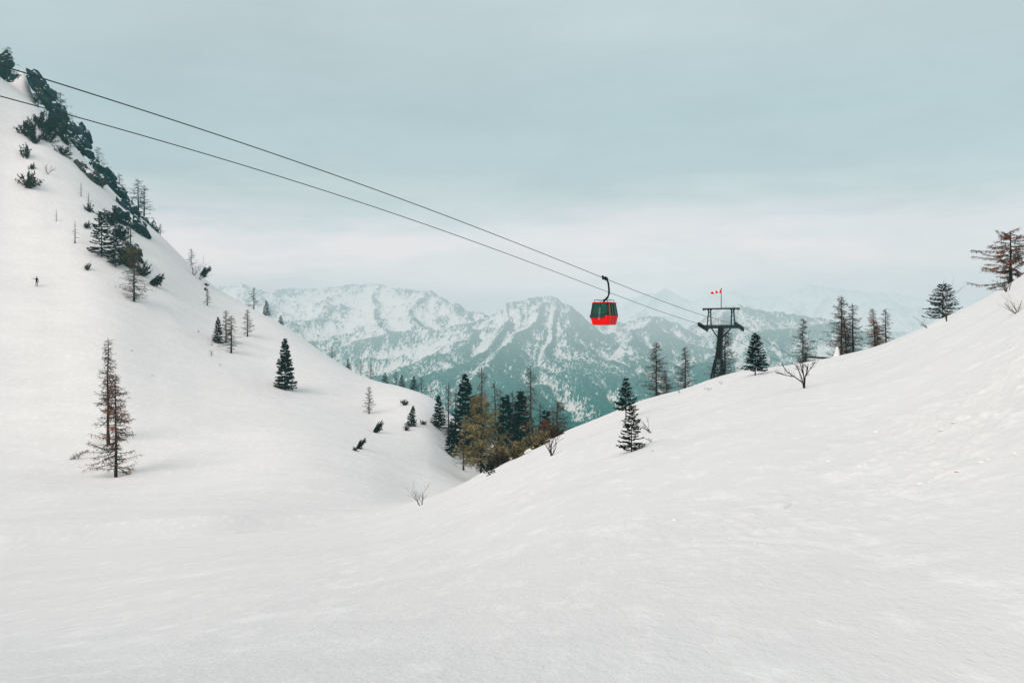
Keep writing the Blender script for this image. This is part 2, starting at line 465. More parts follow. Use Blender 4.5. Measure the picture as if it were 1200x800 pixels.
# ------------------------------------------------------------------ far mountains
def mountain(name, lines, arange, yrange, na, ny, slope, floor, m, nz, seed, coverage):
    a = np.linspace((arange[0] - 600) / FPX, (arange[1] - 600) / FPX, na)
    y = np.linspace(yrange[0], yrange[1], ny)
    A, Y = np.meshgrid(a, y); X = A * Y
    wx = X + nz * 2.2 * fbm(X / (nz * 9), Y / (nz * 9), 3, seed + 50)
    wy = Y + nz * 2.2 * fbm(X / (nz * 9) + 40, Y / (nz * 9), 3, seed + 60)
    Z = np.full(X.shape, float(floor)); crest = np.zeros(X.shape)
    for ln in lines:
        pts = [P3(*p) for p in ln]
        for p, q in zip(pts[:-1], pts[1:]):
            dx, dy = q.x - p.x, q.y - p.y
            t = np.clip(((wx - p.x) * dx + (wy - p.y) * dy) / (dx * dx + dy * dy), 0, 1)
            dist = np.hypot(wx - p.x - t * dx, wy - p.y - t * dy)
            z = p.z + t * (q.z - p.z) - slope * dist / (1 + dist / 2600)
            Z = np.maximum(Z, z)
            crest = np.maximum(crest, np.exp(-dist / (nz * 3)))
    rn = fbm(X / (nz * 5), Y / (nz * 5), 5, seed, True) - .6
    amp = nz * .42 * (1 - .65 * crest)
    r2 = fbm(wx / (nz * 1.6), wy / (nz * 1.6), 4, seed + 31, True) - .6
    Z = Z + amp * rn + nz * .16 * r2 * (1 - .6 * crest) + nz * .07 * fbm(X / (nz * .5), Y / (nz * .5), 3, seed + 9)

    def blur(a, r0, r1):
        for ax, r in ((0, r0), (1, r1)):
            c = np.cumsum(np.pad(a, [(r + 1, r) if i == ax else (0, 0) for i in (0, 1)], mode='edge'), axis=ax)
            n = a.shape[ax]
            a = (np.take(c, np.arange(2 * r + 1, 2 * r + 1 + n), axis=ax) - np.take(c, np.arange(0, n), axis=ax)) / (2 * r + 1)
        return a
    hollow = Z - blur(blur(Z, 4, 5), 4, 5)
    hollow = hollow / (np.std(hollow) + 1e-6)
    rib = Z - blur(blur(Z, 12, 16), 12, 16); rib = rib / (np.std(rib) + 1e-6)
    o = grid_object(name, X, Y, Z, m)
    zn = np.clip((Z - floor) / (Z.max() - floor), 0, 1)
    cov = coverage + .55 * (1 - zn) ** 4 - .62 * zn + .17 * np.clip(hollow, -2.2, 1.4) + .13 * np.clip(rib, -2, 1.5) - .12 * crest - .40 * np.clip(np.gradient(Z, axis=1) / np.gradient(X, axis=1) * 1.3, -1, 1)
    at = o.data.attributes.new('cover', 'FLOAT', 'POINT'); at.data.foreach_set('value', cov.ravel().astype(np.float32))
    tag(o, kind='structure')
    return o


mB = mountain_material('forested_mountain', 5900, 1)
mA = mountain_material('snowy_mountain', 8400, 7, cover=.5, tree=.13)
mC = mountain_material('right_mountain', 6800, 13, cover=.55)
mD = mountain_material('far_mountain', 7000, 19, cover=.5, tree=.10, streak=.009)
mountain('mountain', [
    [(430, 415, 4000), (480, 397, 4050), (512, 386, 4050), (548, 379, 4000), (590, 362, 4000), (622, 351, 4000), (640, 347, 4000), (664, 359, 4030), (695, 378, 4100), (740, 379, 4150), (790, 368, 4200), (825, 380, 4250)],
    [(640, 347, 4000), (615, 390, 3650), (585, 430, 3250), (545, 470, 2900), (520, 500, 2650)],
    [(640, 347, 4000), (668, 402, 3600), (690, 450, 3200), (700, 500, 2750)],
    [(548, 379, 4000), (520, 415, 3600), (480, 450, 3200), (450, 490, 2800)],
    [(590, 362, 4000), (572, 402, 3620), (536, 440, 3250)],
    [(740, 379, 4150), (735, 420, 3700), (730, 460, 3300), (745, 500, 2900)],
    [(790, 368, 4200), (780, 410, 3750), (800, 450, 3350), (810, 500, 2900)],
], (380, 880), (2500, 4700), 560, 230, .62, -300, mB, 100, 3, 1.08)
mountain('mountain', [
    [(130, 345, 5600), (240, 340, 5500), (310, 337, 5450), (332, 334, 5400), (356, 343, 5400), (385, 337, 5350), (412, 333, 5300), (450, 343, 5200), (490, 357, 5100), (530, 372, 5000), (575, 384, 5000)],
    [(332, 334, 5400), (350, 375, 4900), (372, 420, 4300), (395, 470, 3700)],
    [(412, 333, 5300), (425, 375, 4750), (455, 415, 4300), (490, 455, 3800)],
    [(450, 343, 5200), (475, 380, 4700), (510, 410, 4350)],
    [(240, 340, 5500), (300, 380, 4900), (330, 420, 4300)],
], (150, 620), (3600, 6200), 480, 220, .6, -420, mA, 120, 23, .80)
mountain('mountain', [
    [(805, 388, 4600), (835, 372, 4560), (868, 360, 4500), (900, 362, 4450), (922, 369, 4400), (955, 387, 4250), (990, 408, 4050), (1040, 440, 3800)],
    [(868, 360, 4500), (858, 400, 4000), (840, 450, 3500)],
    [(922, 369, 4400), (915, 410, 3900), (905, 460, 3400)],
    [(990, 408, 4050), (965, 440, 3600)],
], (780, 1100), (3000, 5200), 360, 200, .62, -330, mC, 100, 33, 1.16)
mountain('mountain', [
    [(420, 372, 9000), (520, 366, 9000), (600, 362, 9100), (660, 374, 9000), (720, 348, 9000), (760, 338, 9100), (800, 352, 9000), (850, 343, 8900), (890, 352, 8900), (930, 350, 8800), (985, 338, 8700), (1020, 336, 8700), (1070, 346, 8700), (1130, 352, 8800), (1250, 345, 8900)],
    [(760, 338, 9100), (740, 390, 8000)], [(800, 352, 9000), (815, 395, 8000)], [(890, 352, 8900), (930, 400, 7800)],
    [(1000, 336, 8700), (1010, 380, 7900), (1000, 420, 7200)], [(1070, 346, 8700), (1080, 390, 7700), (1060, 430, 7000)],
], (380, 1300), (6800, 9900), 620, 160, .6, -700, mD, 190, 43, .85)


# ------------------------------------------------------------------ plants
UP = Vector((0, 0, 1))


def rdir(rng):
    while True:
        v = Vector((rng.uniform(-1, 1), rng.uniform(-1, 1), rng.uniform(-1, 1)))
        if .1 < v.length < 1: return v.normalized()


def make_larch(seed, spread=.17, nbr=64, start=.1, twigs=15, fill=1.0, tilt=.0, lop=0.0, blobby=0.0, thick=1.0, power=.78, wob=.17):
    """bare larch 10 m tall: trunk and its limbs, then the hanging twigs"""
    rng = random.Random(seed); H = 10.0
    tr, cr = MB(), MB()
    bend = [Vector((rng.uniform(-1, 1), rng.uniform(-1, 1), 0)) * .05 for _ in range(8)]

    def tp(f):
        i = min(int(f * 6), 5); g = f * 6 - i
        o = bend[i].lerp(bend[i + 1], g)
        return Vector((o.x + tilt * f * H, o.y, f * H))
    fs = [0, .04, .1, .2, .35, .5, .65, .8, .9, 1]
    tr.tube([tp(f) + (Vector((0, 0, -.8)) if f == 0 else Vector()) for f in fs],
            [(.013 * H * (1 - f) ** .9 + .0022 * H) * (1.25 if f < .05 else 1) * thick for f in fs], 8)
    for i in range(nbr):
        f = start + (1 - start) * ((i + rng.random() * .8) / nbr) ** .95
        if f > .985: continue
        az = rng.uniform(0, 2 * math.pi)
        prof = (1 - f) ** power * (.55 + .45 * min(1, (f - start + .07) / .22))
        L = H * spread * (prof * rng.uniform(.40, 1.25) + .07)
        if rng.random() < .10: L *= .35
        if rng.random() < .07: continue
        if lop: L *= 1 + lop * math.cos(az)
        d = Vector((math.cos(az), math.sin(az), rng.uniform(-.35, .05) - .15 * (1 - f)))
        p = tp(f); pts = [p]
        n = 6
        for k in range(n):
            d = (d + Vector((rng.uniform(-wob, wob), rng.uniform(-wob, wob), .085 + rng.uniform(-.62, .62) * wob))).normalized()
            p = p + d * L / n; pts.append(p)
        r0 = (.0028 + .0024 * prof) * H * thick
        tr.tube(pts, [r0 * (1 - .8 * k / n) for k in range(n + 1)], 4, cap=False)
        nt = int(twigs * (L / (H * spread)) * fill) + 4
        for k in range(nt):
            g = rng.uniform(.12, 1.0) * n; j = min(int(g), n - 1)
            q = pts[j].lerp(pts[j + 1], g - j)
            along = (pts[j + 1] - pts[j]).normalized()
            side = along.cross(UP).normalized() * rng.choice((-1, 1))
            td = (side * rng.uniform(.3, 1.1) + along * rng.uniform(.1, .8) + UP * rng.uniform(-1.1, .2)).normalized()
            l = H * rng.uniform(.020, .056) * (1 + blobby)
            e = q + td * l
            w = H * rng.uniform(.0017, .0032) * (1 + 1.2 * blobby)
            cr.blade(q, e, w, rdir(rng))
            for _ in range(2 + int(2 * blobby)):
                s = q.lerp(e, rng.uniform(.2, .9))
                cr.blade(s, s + (td + rdir(rng) * .9).normalized() * l * rng.uniform(.35, .7), w * .8, rdir(rng))
    return tr, cr


def make_spruce(seed, spread=.21, nbr=168, start=.05, gap=.25, lop=0, droop=.25, power=.85, dens=1.0):
    """dark spruce 10 m tall, ragged whorls of needle-laden boughs"""
    rng = random.Random(seed); H = 10.0
    tr, cr = MB(), MB()
    tr.tube([(0, 0, -.8), (0, 0, .4), (.03, 0, 3), (0, .03, 6.5), (0, 0, 9.9)], [.17, .15, .12, .07, .015], 8)
    whorl = max(nbr // 6, 4)
    for i in range(nbr):
        wi = i // 6
        f = start + (1 - start) * (wi + rng.uniform(-.55, .55)) / whorl
        f = min(max(f, start * .7), .985)
        if rng.random() < gap * .35: continue
        az = (i % 6) * math.pi / 3 + wi * .7 + rng.uniform(-.4, .4)
        L = H * spread * ((1 - f) ** power * rng.uniform(.62, 1.15) + .035)
        if lop: L *= 1 + lop * math.cos(az)
        d = Vector((math.cos(az), math.sin(az), rng.uniform(-.05, .25) - droop * (1 - f)))
        p = Vector((0, 0, f * H)); pts = [p]; n = 5
        for k in range(n):
            d = (d + Vector((rng.uniform(-.08, .08), rng.uniform(-.08, .08), -.03 + .05 * k + rng.uniform(-.04, .04)))).normalized()
            p = p + d * L / n; pts.append(p)
        tr.tube(pts, [.028 * (1 - .75 * k / n) for k in range(n + 1)], 3, cap=False)
        for k in range(int((14 + 50 * L / (H * spread)) * dens)):
            g = rng.uniform(.08, 1) ** .8 * n; j = min(int(g), n - 1)
            q = pts[j].lerp(pts[j + 1], g - j)
            along = (pts[j + 1] - pts[j]).normalized(); side = along.cross(UP).normalized() * rng.choice((-1, 1))
            td = (side * rng.uniform(0, .9) + along * rng.uniform(.25, 1) + UP * rng.uniform(-.55, .12)).normalized()
            l = H * rng.uniform(.028, .070) * (1.15 - .45 * f)
            cr.blade(q, q + td * l, H * rng.uniform(.008, .015), rdir(rng))
    for k in range(14):
        q = Vector((0, 0, H * (.93 + .07 * k / 14))); cr.blade(q, q + (UP + rdir(rng) * .7).normalized() * .28, .03, rdir(rng))
    return tr, cr


def make_pine_bush(seed, w=1.0, h=1.0, n=26, lean=(0, 0), tuft=1.0):
    """mountain pine scrub: crooked stems ending in brushes of needles; about 1 unit across"""
    rng = random.Random(seed); st, cr = MB(), MB()
    for i in range(n):
        az = rng.uniform(0, 2 * math.pi); el = rng.uniform(.15, 1.4)
        L = rng.uniform(.45, 1.0)
        d = Vector((math.cos(az) * math.cos(el), math.sin(az) * math.cos(el), math.sin(el)))
        p = Vector((rng.uniform(-.16, .16) * w, rng.uniform(-.16, .16) * w, -.1)); pts = [p]
        for k in range(4):
            d = (d + rdir(rng) * .25 + UP * .06 + Vector((lean[0], lean[1], 0)) * .25).normalized()
            s = d * L * .15
            p = p + Vector((s.x * w * 1.15, s.y * w * 1.15, s.z * h * 1.9)); pts.append(p)
        st.tube(pts, [.022, .018, .014, .010, .006], 4, cap=False)
        for k in range(int(52 * tuft)):
            g = rng.uniform(.25, 1) * 4; j = min(int(g), 3); q = pts[j].lerp(pts[j + 1], g - j)
            td = ((pts[j + 1] - pts[j]).normalized() * .5 + rdir(rng)).normalized()
            cr.blade(q, q + td * rng.uniform(.08, .20), rng.uniform(.020, .040), rdir(rng))
    return st, cr


def make_bare_shrub(seed, stems=5, H=1.0, W=.8, lean=0.0, r=.016, depth=3):
    """leafless shrub of forking stems, H tall"""
    rng = random.Random(seed); st, tw = MB(), MB()

    def grow(p, d, L, rad, lev, mb):
        pts = [p]; n = 4
        for k in range(n):
            d = (d + rdir(rng) * .16 + UP * .05).normalized(); p = p + d * L / n; pts.append(p)
        mb.tube(pts, [rad * (1 - .55 * k / n) for k in range(n + 1)], 4, cap=False)
        if lev >= depth: return
        for k in range(rng.randint(2, 4)):
            j = rng.randint(1, n)
            grow(pts[j], (d + rdir(rng) * .75 + UP * .15).normalized(), L * rng.uniform(.4, .65), rad * .5, lev + 1, tw)
    for i in range(stems):
        az = rng.uniform(0, 2 * math.pi)
        d = Vector((math.cos(az) * W * rng.uniform(.3, 1) + lean, math.sin(az) * W * .6, rng.uniform(.7, 1.1))).normalized()
        grow(Vector((rng.uniform(-.04, .04), rng.uniform(-.04, .04), -.08)), d, H * rng.uniform(.45, .75), r * H, 0, st)
    return st, tw


PLANT = {}


def proto(kind, fn, part1, part2, m1, m2, **kw):
    a, b = fn(**kw)
    if m1 == m2 and part2 == 'twigs':                     # one colour of wood: one branching mesh
        n = len(a.v); a.v += b.v; a.f += [tuple(i + n for i in f) for f in b.f]
        PLANT[kind] = ('branches', a.mesh('branches', M[m1], True), None, None); return
    PLANT[kind] = (part1, a.mesh(part1, M[m1], True), part2, b.mesh(part2, M[m2]))


for k in range(3):
    proto('larch%d' % k, make_larch, 'trunk', 'crown', 'bark', 'rust_dim', seed=11 + k, spread=.225 + .02 * k, nbr=90, twigs=26)
proto('larch_rear', make_larch, 'trunk', 'crown', 'bark', 'rust_dim', seed=31, spread=.16, start=.2, nbr=92, twigs=22)
proto('larch_rust', make_larch, 'trunk', 'crown', 'bark', 'rust', seed=5, spread=.30, start=.05, nbr=118, twigs=34, fill=1.2, lop=.2)
proto('larch_red', make_larch, 'trunk', 'crown', 'bark', 'rust', seed=45, spread=.27, start=.04, nbr=110, twigs=42, tilt=-.06)
for k in range(2):
    proto('larch_full%d' % k, make_larch, 'trunk', 'crown', 'bark', 'rust_dim', seed=61 + k, spread=.28, start=.05, nbr=112, twigs=32)
proto('larch_olive', make_larch, 'trunk', 'crown', 'bark', 'olive', seed=71, spread=.40, start=.24, nbr=84, twigs=54, fill=1.2, blobby=.6, wob=.26)
proto('larch_olive_low', make_larch, 'trunk', 'crown', 'bark', 'olive', seed=74, spread=.36, start=.10, nbr=36, twigs=24, fill=1.0, blobby=.4, wob=.24)
proto('larch_thin', make_larch, 'trunk', 'crown', 'bark', 'rust_dim', seed=81, spread=.16, start=.2, nbr=50, twigs=16)
proto('larch_tall', make_larch, 'trunk', 'crown', 'bark_brown', 'rust_dim', seed=85, spread=.14, start=.3, nbr=52, twigs=14)
proto('larch_wide', make_larch, 'trunk', 'crown', 'bark', 'rust', seed=91, spread=.66, start=.05, nbr=66, twigs=120, fill=1.3, lop=-.12, thick=1.6, blobby=.2, power=.4, wob=.42)
for k in range(2):
    proto('larch_teal%d' % k, make_larch, 'trunk', 'crown', 'twig_teal', 'twig_teal', seed=101 + k, spread=.28, start=.12, nbr=50, twigs=24, blobby=.2)
proto('snag', make_larch, 'trunk', 'crown', 'bark', 'twig', seed=111, spread=.26, start=.2, nbr=24, twigs=8, thick=1.5)
for k in range(3):
    proto('spruce%d' % k, make_spruce, 'trunk', 'crown', 'bark', 'needle', seed=121 + k, spread=.215 + .02 * k)
proto('spruce_fat', make_spruce, 'trunk', 'crown', 'bark', 'needle', seed=131, spread=.32, start=.14, nbr=170, gap=.5, lop=.1, power=.62)
proto('spruce_ragged', make_spruce, 'trunk', 'crown', 'bark', 'needle', seed=135, spread=.31, start=.05, nbr=130, gap=.8, power=.55, dens=1.15)
proto('spruce_top', make_spruce, 'trunk', 'crown', 'bark', 'needle', seed=137, spread=.33, start=.26, nbr=120, gap=.6, power=.7)
proto('spruce_round', make_spruce, 'trunk', 'crown', 'bark', 'needle', seed=139, spread=.55, start=.08, nbr=170, gap=.5, power=.45)
for k in range(2):
    proto('spruce_teal%d' % k, make_spruce, 'trunk', 'crown', 'twig_teal', 'needle_teal', seed=141 + k, spread=.26, nbr=96)
for k in range(4):
    proto('pine%d' % k, make_pine_bush, 'stems', 'needles', 'bark', 'pine', seed=151 + k, w=1.3, h=.95, n=22, tuft=.62)
for k in range(2):
    proto('pine_lean%d' % k, make_pine_bush, 'stems', 'needles', 'bark', 'pine', seed=161 + k, w=.62, h=1.15, lean=(.9, 0))
for k in range(3):
    proto('pine_blue%d' % k, make_pine_bush, 'stems', 'needles', 'twig_teal', 'needle_teal', seed=171 + k, n=15, tuft=.45)
proto('bush_brown', make_pine_bush, 'stems', 'twigs', 'bark_brown', 'rust_dim', seed=181, n=34, tuft=.8)
proto('bush_olive', make_pine_bush, 'stems', 'twigs', 'bark_brown', 'olive', seed=183, n=34)
for k in range(5):
    proto('shrub%d' % k, make_bare_shrub, 'stems', 'twigs', 'twig', 'twig', seed=191 + k, stems=4 + k % 3)
proto('shrub_left', make_bare_shrub, 'stems', 'twigs', 'twig', 'twig', seed=201, stems=3, W=.5, lean=-1.0)
def make_armed_shrub(seed=0):
    rng = random.Random(seed); st, tw = MB(), MB()
    arms = [[(0, -.08), (-.06, .22), (-.45, .5), (-.78, .72), (-.95, 1.0)], [(0, -.08), (-.12, .42), (-.26, .75), (-.42, .98)], [(0, -.08), (-.03, .5), (-.14, .82), (-.2, 1.05)],
            [(0, -.08), (.02, .5), (-.02, 1.02)], [(.01, -.08), (.05, .45), (.16, .75), (.2, 1.0)], [(.05, .45), (.2, .7), (.38, .92), (.46, 1.02)], [(-.45, .5), (-.7, .52), (-1.0, .6)]]
    for i, a in enumerate(arms):
        y = rng.uniform(-.3, .3)
        pts = [Vector((x, y * max(z, 0) + rng.uniform(-.02, .02), z)) for x, z in a]
        st.tube(pts, [.030 * (1 - .6 * k / (len(pts) - 1)) * (.7 if i > 4 else 1) for k in range(len(pts))], 5, cap=False)
        for k in range(9):
            j = rng.randint(1, len(pts) - 2); q = pts[j].lerp(pts[j + 1], rng.random()); d = ((pts[j + 1] - pts[j]).normalized() + rdir(rng) * .7).normalized()
            tw.tube([q, q + d * .12, q + (d + rdir(rng) * .3 + UP * .2).normalized() * rng.uniform(.18, .32)], [.010, .008, .004], 4, cap=False)
    return st, tw


proto('shrub_armed', make_armed_shrub, 'stems', 'twigs', 'bark', 'twig', seed=3)
proto('birch', make_bare_shrub, 'stems', 'twigs', 'bark_brown', 'rust_dim', seed=211, stems=4, W=.75, r=.022)
proto('birch_tall', make_bare_shrub, 'stems', 'twigs', 'bark_brown', 'twig', seed=213, stems=4, W=.3, r=.008)
proto('shrub_frost', make_bare_shrub, 'stems', 'twigs', 'twig', 'frost', seed=215, stems=7, W=1.2, r=.014)
proto('twig_low', make_bare_shrub, 'stems', 'twigs', 'twig', 'twig', seed=217, stems=3, H=1.0, W=1.6, r=.02, depth=2)
proto('twig_red', make_bare_shrub, 'stems', 'twigs', 'bark_brown', 'rust_dim', seed=219, stems=4, H=1.0, W=1.5, r=.02, depth=2)

WIDE = {'larch0': 1.4, 'larch1': 1.45, 'larch2': 1.4, 'larch_full0': 1.25, 'larch_full1': 1.25, 'larch_red': 1.25, 'larch_wide': 1.3, 'larch_teal0': 1.55, 'larch_teal1': 1.6, 'spruce_teal0': 1.3, 'spruce_teal1': 1.45}
WELLS = []
UNIT = {'larch': 10.0, 'spruce': 10.0, 'snag': 10.0}
rot_rng = random.Random(77)


def plant(kind, name, cat, label, u, v=None, Y=None, top=None, h=None, group=None, wide=1.0, lean=0.0, rz=None, sink=0.0):
    """stand a plant on the ground where the sight line meets it, or at distance Y ('+n' = n metres behind the near crest);
    its height follows from the level of its top"""
    if v is not None:
        y = hit(u, v)
        if y is None: y = float(FD(u)) if u > 560 else float(Lc[6](u))
    elif isinstance(Y, str):
        y = (float(FD(u)) if u > 560 else float(Lc[6](u))) + float(Y)
    else:
        y = Y
    x = (u - 600) / FPX * y
    z = gz(x, y)
    H = h / FPX * y if h else (400 - top) / FPX * y - z
    unit = 10.0 if kind.split('_')[0].rstrip('0123456789') in UNIT else 1.0
    s = H / unit
    if v is not None or (isinstance(Y, str) and float(Y) < 4 and u > 560):
        WELLS.append((x, y, max(.10 * H, .55) if unit == 10 else max(.35 * H, .3), min(.045 * H, .5) if unit == 10 else min(.14 * H, .3)))
    wide = wide * WIDE.get(kind, 1.0)
    if kind in ('shrub_armed', 'shrub_left', 'pine_lean0', 'pine_lean1', 'larch_wide', 'spruce_fat', 'larch_red'): rz = 0.0
    root = empty(name, (x, y, z - sink * H), rot_rng.uniform(0, 6.28) if rz is None else rz)
    root.scale = (s * wide, s * wide, s)
    if lean:
        root.rotation_mode = 'XYZ'
        root.rotation_euler = (Matrix.Rotation(lean, 3, 'Y') @ Matrix.Rotation(root.rotation_euler.z, 3, 'Z')).to_euler()
    p1, m1, p2, m2 = PLANT[kind]
    for nm, me in ((p1, m1), (p2, m2)):
        if me is None: continue
        o = bpy.data.objects.new(nm, me); COL.objects.link(o); o.parent = root
    tag(root, label, cat, group)
    return root


T = plant
exec_table = [
    # ---- the pair in front on the left
    ('larch_rust', 'larch_tree', 'larch', 'big rust-twigged larch, front one of the pair low on the left snow slope', 135.5, 557, None, 437, None),
    ('larch_rear', 'larch_tree', 'larch', 'tall narrow larch just behind the big rust-twigged one on the left slope', 126.5, 518, None, 396, None),
    # ---- mid left slope
    ('spruce0', 'spruce_tree', 'spruce', 'single dense black spruce standing alone in the middle of the left snow slope', 334, 456, None, 396, None),
    ('spruce1', 'spruce_tree', 'spruce', 'small dark spruce at the left of the little three-tree clump', 255.5, 402, None, 371, None),
    ('larch0', 'larch_tree', 'larch', 'slim bare larch between the small spruce and the fuller larch of the three-tree clump', 264.8, 400.5, None, 363, None),
    ('larch1', 'larch_tree', 'larch', 'fuller bare larch at the right front of the three-tree clump', 271, 413, None, 369, None),
    ('larch2', 'larch_tree', 'larch', 'thin bare larch standing by itself right of the three-tree clump, above the lone spruce', 290, 394, None, 362, None),
    ('larch0', 'larch_tree', 'larch', 'small bare larch alone on open snow above two leaning pine bushes', 432.5, 484, None, 452, None),
    ('larch_full0', 'larch_tree', 'larch', 'bare larch below the dark cliff chain, its needled side reaching right over open snow', 157, 352, None, 291, None),
    ('snag', 'dead_larch', 'dead tree', 'small dead larch with a few stubs, alone on open snow left of the dark pines', 88, 285, None, 258, None),
    ('snag', 'dead_larch', 'dead tree', 'tiny dead sapling low on the open upper left slope above the walker', 66, 260, None, 245, None),
    ('snag', 'dead_larch', 'dead tree', 'thin broken trunk rising out of a small bush on the upper left slope', 104, 246, None, 225, None),
    ('snag', 'dead_larch', 'dead tree', 'short spiky snag on snow just under the grey cliff face', 95, 230, None, 213, None),
    ('snag', 'dead_larch', 'dead tree', 'bare straight trunk standing among the dark pines beneath the blue cliffs', 153, 290, None, 256, None),
    ('larch2', 'larch_tree', 'larch', 'bare larch on the white gully high at the left edge, touching the lower cable', 44.6, 124, None, 93, None),
    ('spruce_ragged', 'pine_tree', 'pine', 'wide ragged black pine at the left of the dark trees below the cliffs', 119, 300, None, 248, None),
    ('spruce_ragged', 'pine_tree', 'pine', 'dark ragged pine with a bare lower trunk, right of the wide one below the cliffs', 135, 312, None, 268, None),
    ('larch1', 'larch_tree', 'larch', 'small bare larch below two dark tufts near the skyline of the left slope', 243, 358, None, 339, None),
    # ---- on the spruce-lined ridge at right
    ('spruce_fat', 'spruce_tree', 'spruce', 'bushy dark spruce on the snow crest immediately right of the lift tower', 885, 439.5, None, 390, None),
    ('spruce_ragged', 'spruce_tree', 'spruce', 'thin ragged spruce in front on the snow slope, directly below a darker fuller one', 740, 528, None, 476, None),
    ('spruce_top', 'spruce_tree', 'spruce', 'dark spruce with bare lower stem just above the ragged front one', 733.5, 492, None, 442, None),
    ('larch_full0', 'larch_tree', 'larch', 'tall pale-twigged larch on the crest left of the lift tower, tallest of its three', 769, None, '+6', 400, None),
    ('larch_red', 'larch_tree', 'larch', 'low reddish larch between the two taller ones left of the lift tower', 782, None, '+9', 433, None),
    ('larch_full1', 'larch_tree', 'larch', 'dark larch with a bushy head, nearest on the left to the lift tower', 803, None, '+3', 406, None),
    ('larch_full0', 'larch_tree', 'larch', 'thin reddish-stemmed larch rising on the crest directly behind the lift tower', 849.5, None, '+12', 381, None),
    ('larch_full1', 'larch_tree', 'larch', 'lopsided bare larch behind the wooden barrier on the right crest', 941, None, '+5', 373, None),
    ('larch_full0', 'larch_tree', 'larch', 'tallest bare larch of the row on the right crest, beside the small snowy stump', 986, None, '+4', 346, None),
    ('larch0', 'larch_tree', 'larch', 'second larch of the row on the right crest, slim, just right of the tallest', 999.5, None, '+6', 355, None),
    ('larch_red', 'larch_tree', 'larch', 'slanting larch with orange needles at its foot in the row on the right crest', 1026, None, '+1', 361, None),
    ('larch1', 'larch_tree', 'larch', 'rightmost larch of the row of bare larches on the right crest', 1038, None, '+6', 361, None),
    ('larch_red', 'larch_tree', 'larch', 'short brown larch squeezed between the two tallest in the row on the right crest', 993, None, '+8', 370, None),
    ('larch_red', 'larch_tree', 'larch', 'low orange-brown larch between the slanting one and the rightmost of the crest row', 1030, None, '+9', 375, None),
    ('spruce_round', 'pine_tree', 'pine', 'broad rounded black-green pine on the right crest with a bare birch in front', 1105, None, '+3', 333, None),
    ('larch_wide', 'larch_tree', 'larch', 'wide-armed larch with rust patches on the crest at the right edge of the view', 1184, None, '+4', 270, None),
    # ---- the gully wood in the middle
    ('larch_olive', 'larch_tree', 'larch', 'large olive-needled larch with thick trunk, foremost in the gully between the slopes', 563.5, None, 158, 460, None),
    ('spruce2', 'spruce_tree', 'spruce', 'dark full spruce at the left edge of the gully wood, standing on open snow', 514, 502, None, 463, None),
    ('spruce0', 'spruce_tree', 'spruce', 'short dark spruce at the left foot of the olive larch', 529, 534, None, 493, None),
    ('spruce1', 'spruce_tree', 'spruce', 'tall dark pointed spruce behind the upper left side of the olive larch', 545, None, 196, 437, None),
    ('larch_tall', 'larch_tree', 'larch', 'tall gaunt larch rising straight behind the crown of the olive larch', 564.5, None, 188, 430, None),
    ('larch_tall', 'larch_tree', 'larch', 'tallest thin-armed larch of the gully wood, right of its middle', 621.5, None, 184, 428, None),
    ('spruce0', 'spruce_tree', 'spruce', 'dark spruce of the gully wood just left of its tallest thin-armed larch', 610.5, None, 186, 457, None),
    ('larch_thin', 'larch_tree', 'larch', 'dark narrow larch behind the right shoulder of the olive larch', 580, None, 194, 446, None),
    ('larch_thin', 'larch_tree', 'larch', 'thin bare larch between the left-edge spruce and the tall pointed spruce', 525.5, None, 186, 448, None),
    ('larch_thin', 'larch_tree', 'larch', 'slender bare larch directly left of the tall pointed spruce in the gully wood', 534, None, 205, 455, None),
    ('spruce2', 'spruce_tree', 'spruce', 'dark bluish spruce filling the gap right of the olive larch', 593, None, 192, 462, None),
    ('larch_thin', 'larch_tree', 'larch', 'thin bare larch between the bluish spruce and the one beside it in the gully wood', 601, None, 205, 457, None),
    ('larch_thin', 'larch_tree', 'larch', 'short thin larch right of the tallest larch in the gully wood', 633, None, 190, 471, None),
    ('spruce1', 'spruce_tree', 'spruce', 'dark blunt spruce second from the right end of the gully wood', 640, None, 176, 480, None),
    ('larch_full1', 'larch_tree', 'larch', 'reddish-dark larch at the right end of the gully wood', 653, None, 162, 469, None),
    ('spruce2', 'spruce_tree', 'spruce', 'squat dark spruce half hidden behind the olive larch, below the gaunt larch', 556, None, 192, 462, None),
    ('larch_thin', 'larch_tree', 'larch', 'thin larch just behind the dark spruce beside the tallest gully larch', 586, None, 212, 455, None),
    ('larch_olive_low', 'larch_tree', 'larch', 'low olive-brown larch in front of the gully wood right of the olive larch', 597, None, 150, 505, None),
    ('larch_olive_low', 'larch_tree', 'larch', 'low olive-brown larch at the crest line under the tallest gully larch', 617, None, 142, 492, None),
    ('larch_olive_low', 'larch_tree', 'larch', 'olive-tinged low larch left of the olive larch trunk, above the short dark spruce', 543, None, 170, 488, None),
    ('larch_red', 'larch_tree', 'larch', 'small reddish larch near the right end of the gully wood behind the forked birch', 645, None, 140, 489, None),
]
for (k, nm, cat, lab, u, v, Y, top, h) in exec_table:
    g = 'trees of the gully wood' if (Y is not None and not isinstance(Y, str)) else None
    plant(k, nm, cat, lab, u, v, Y, top, h, g)

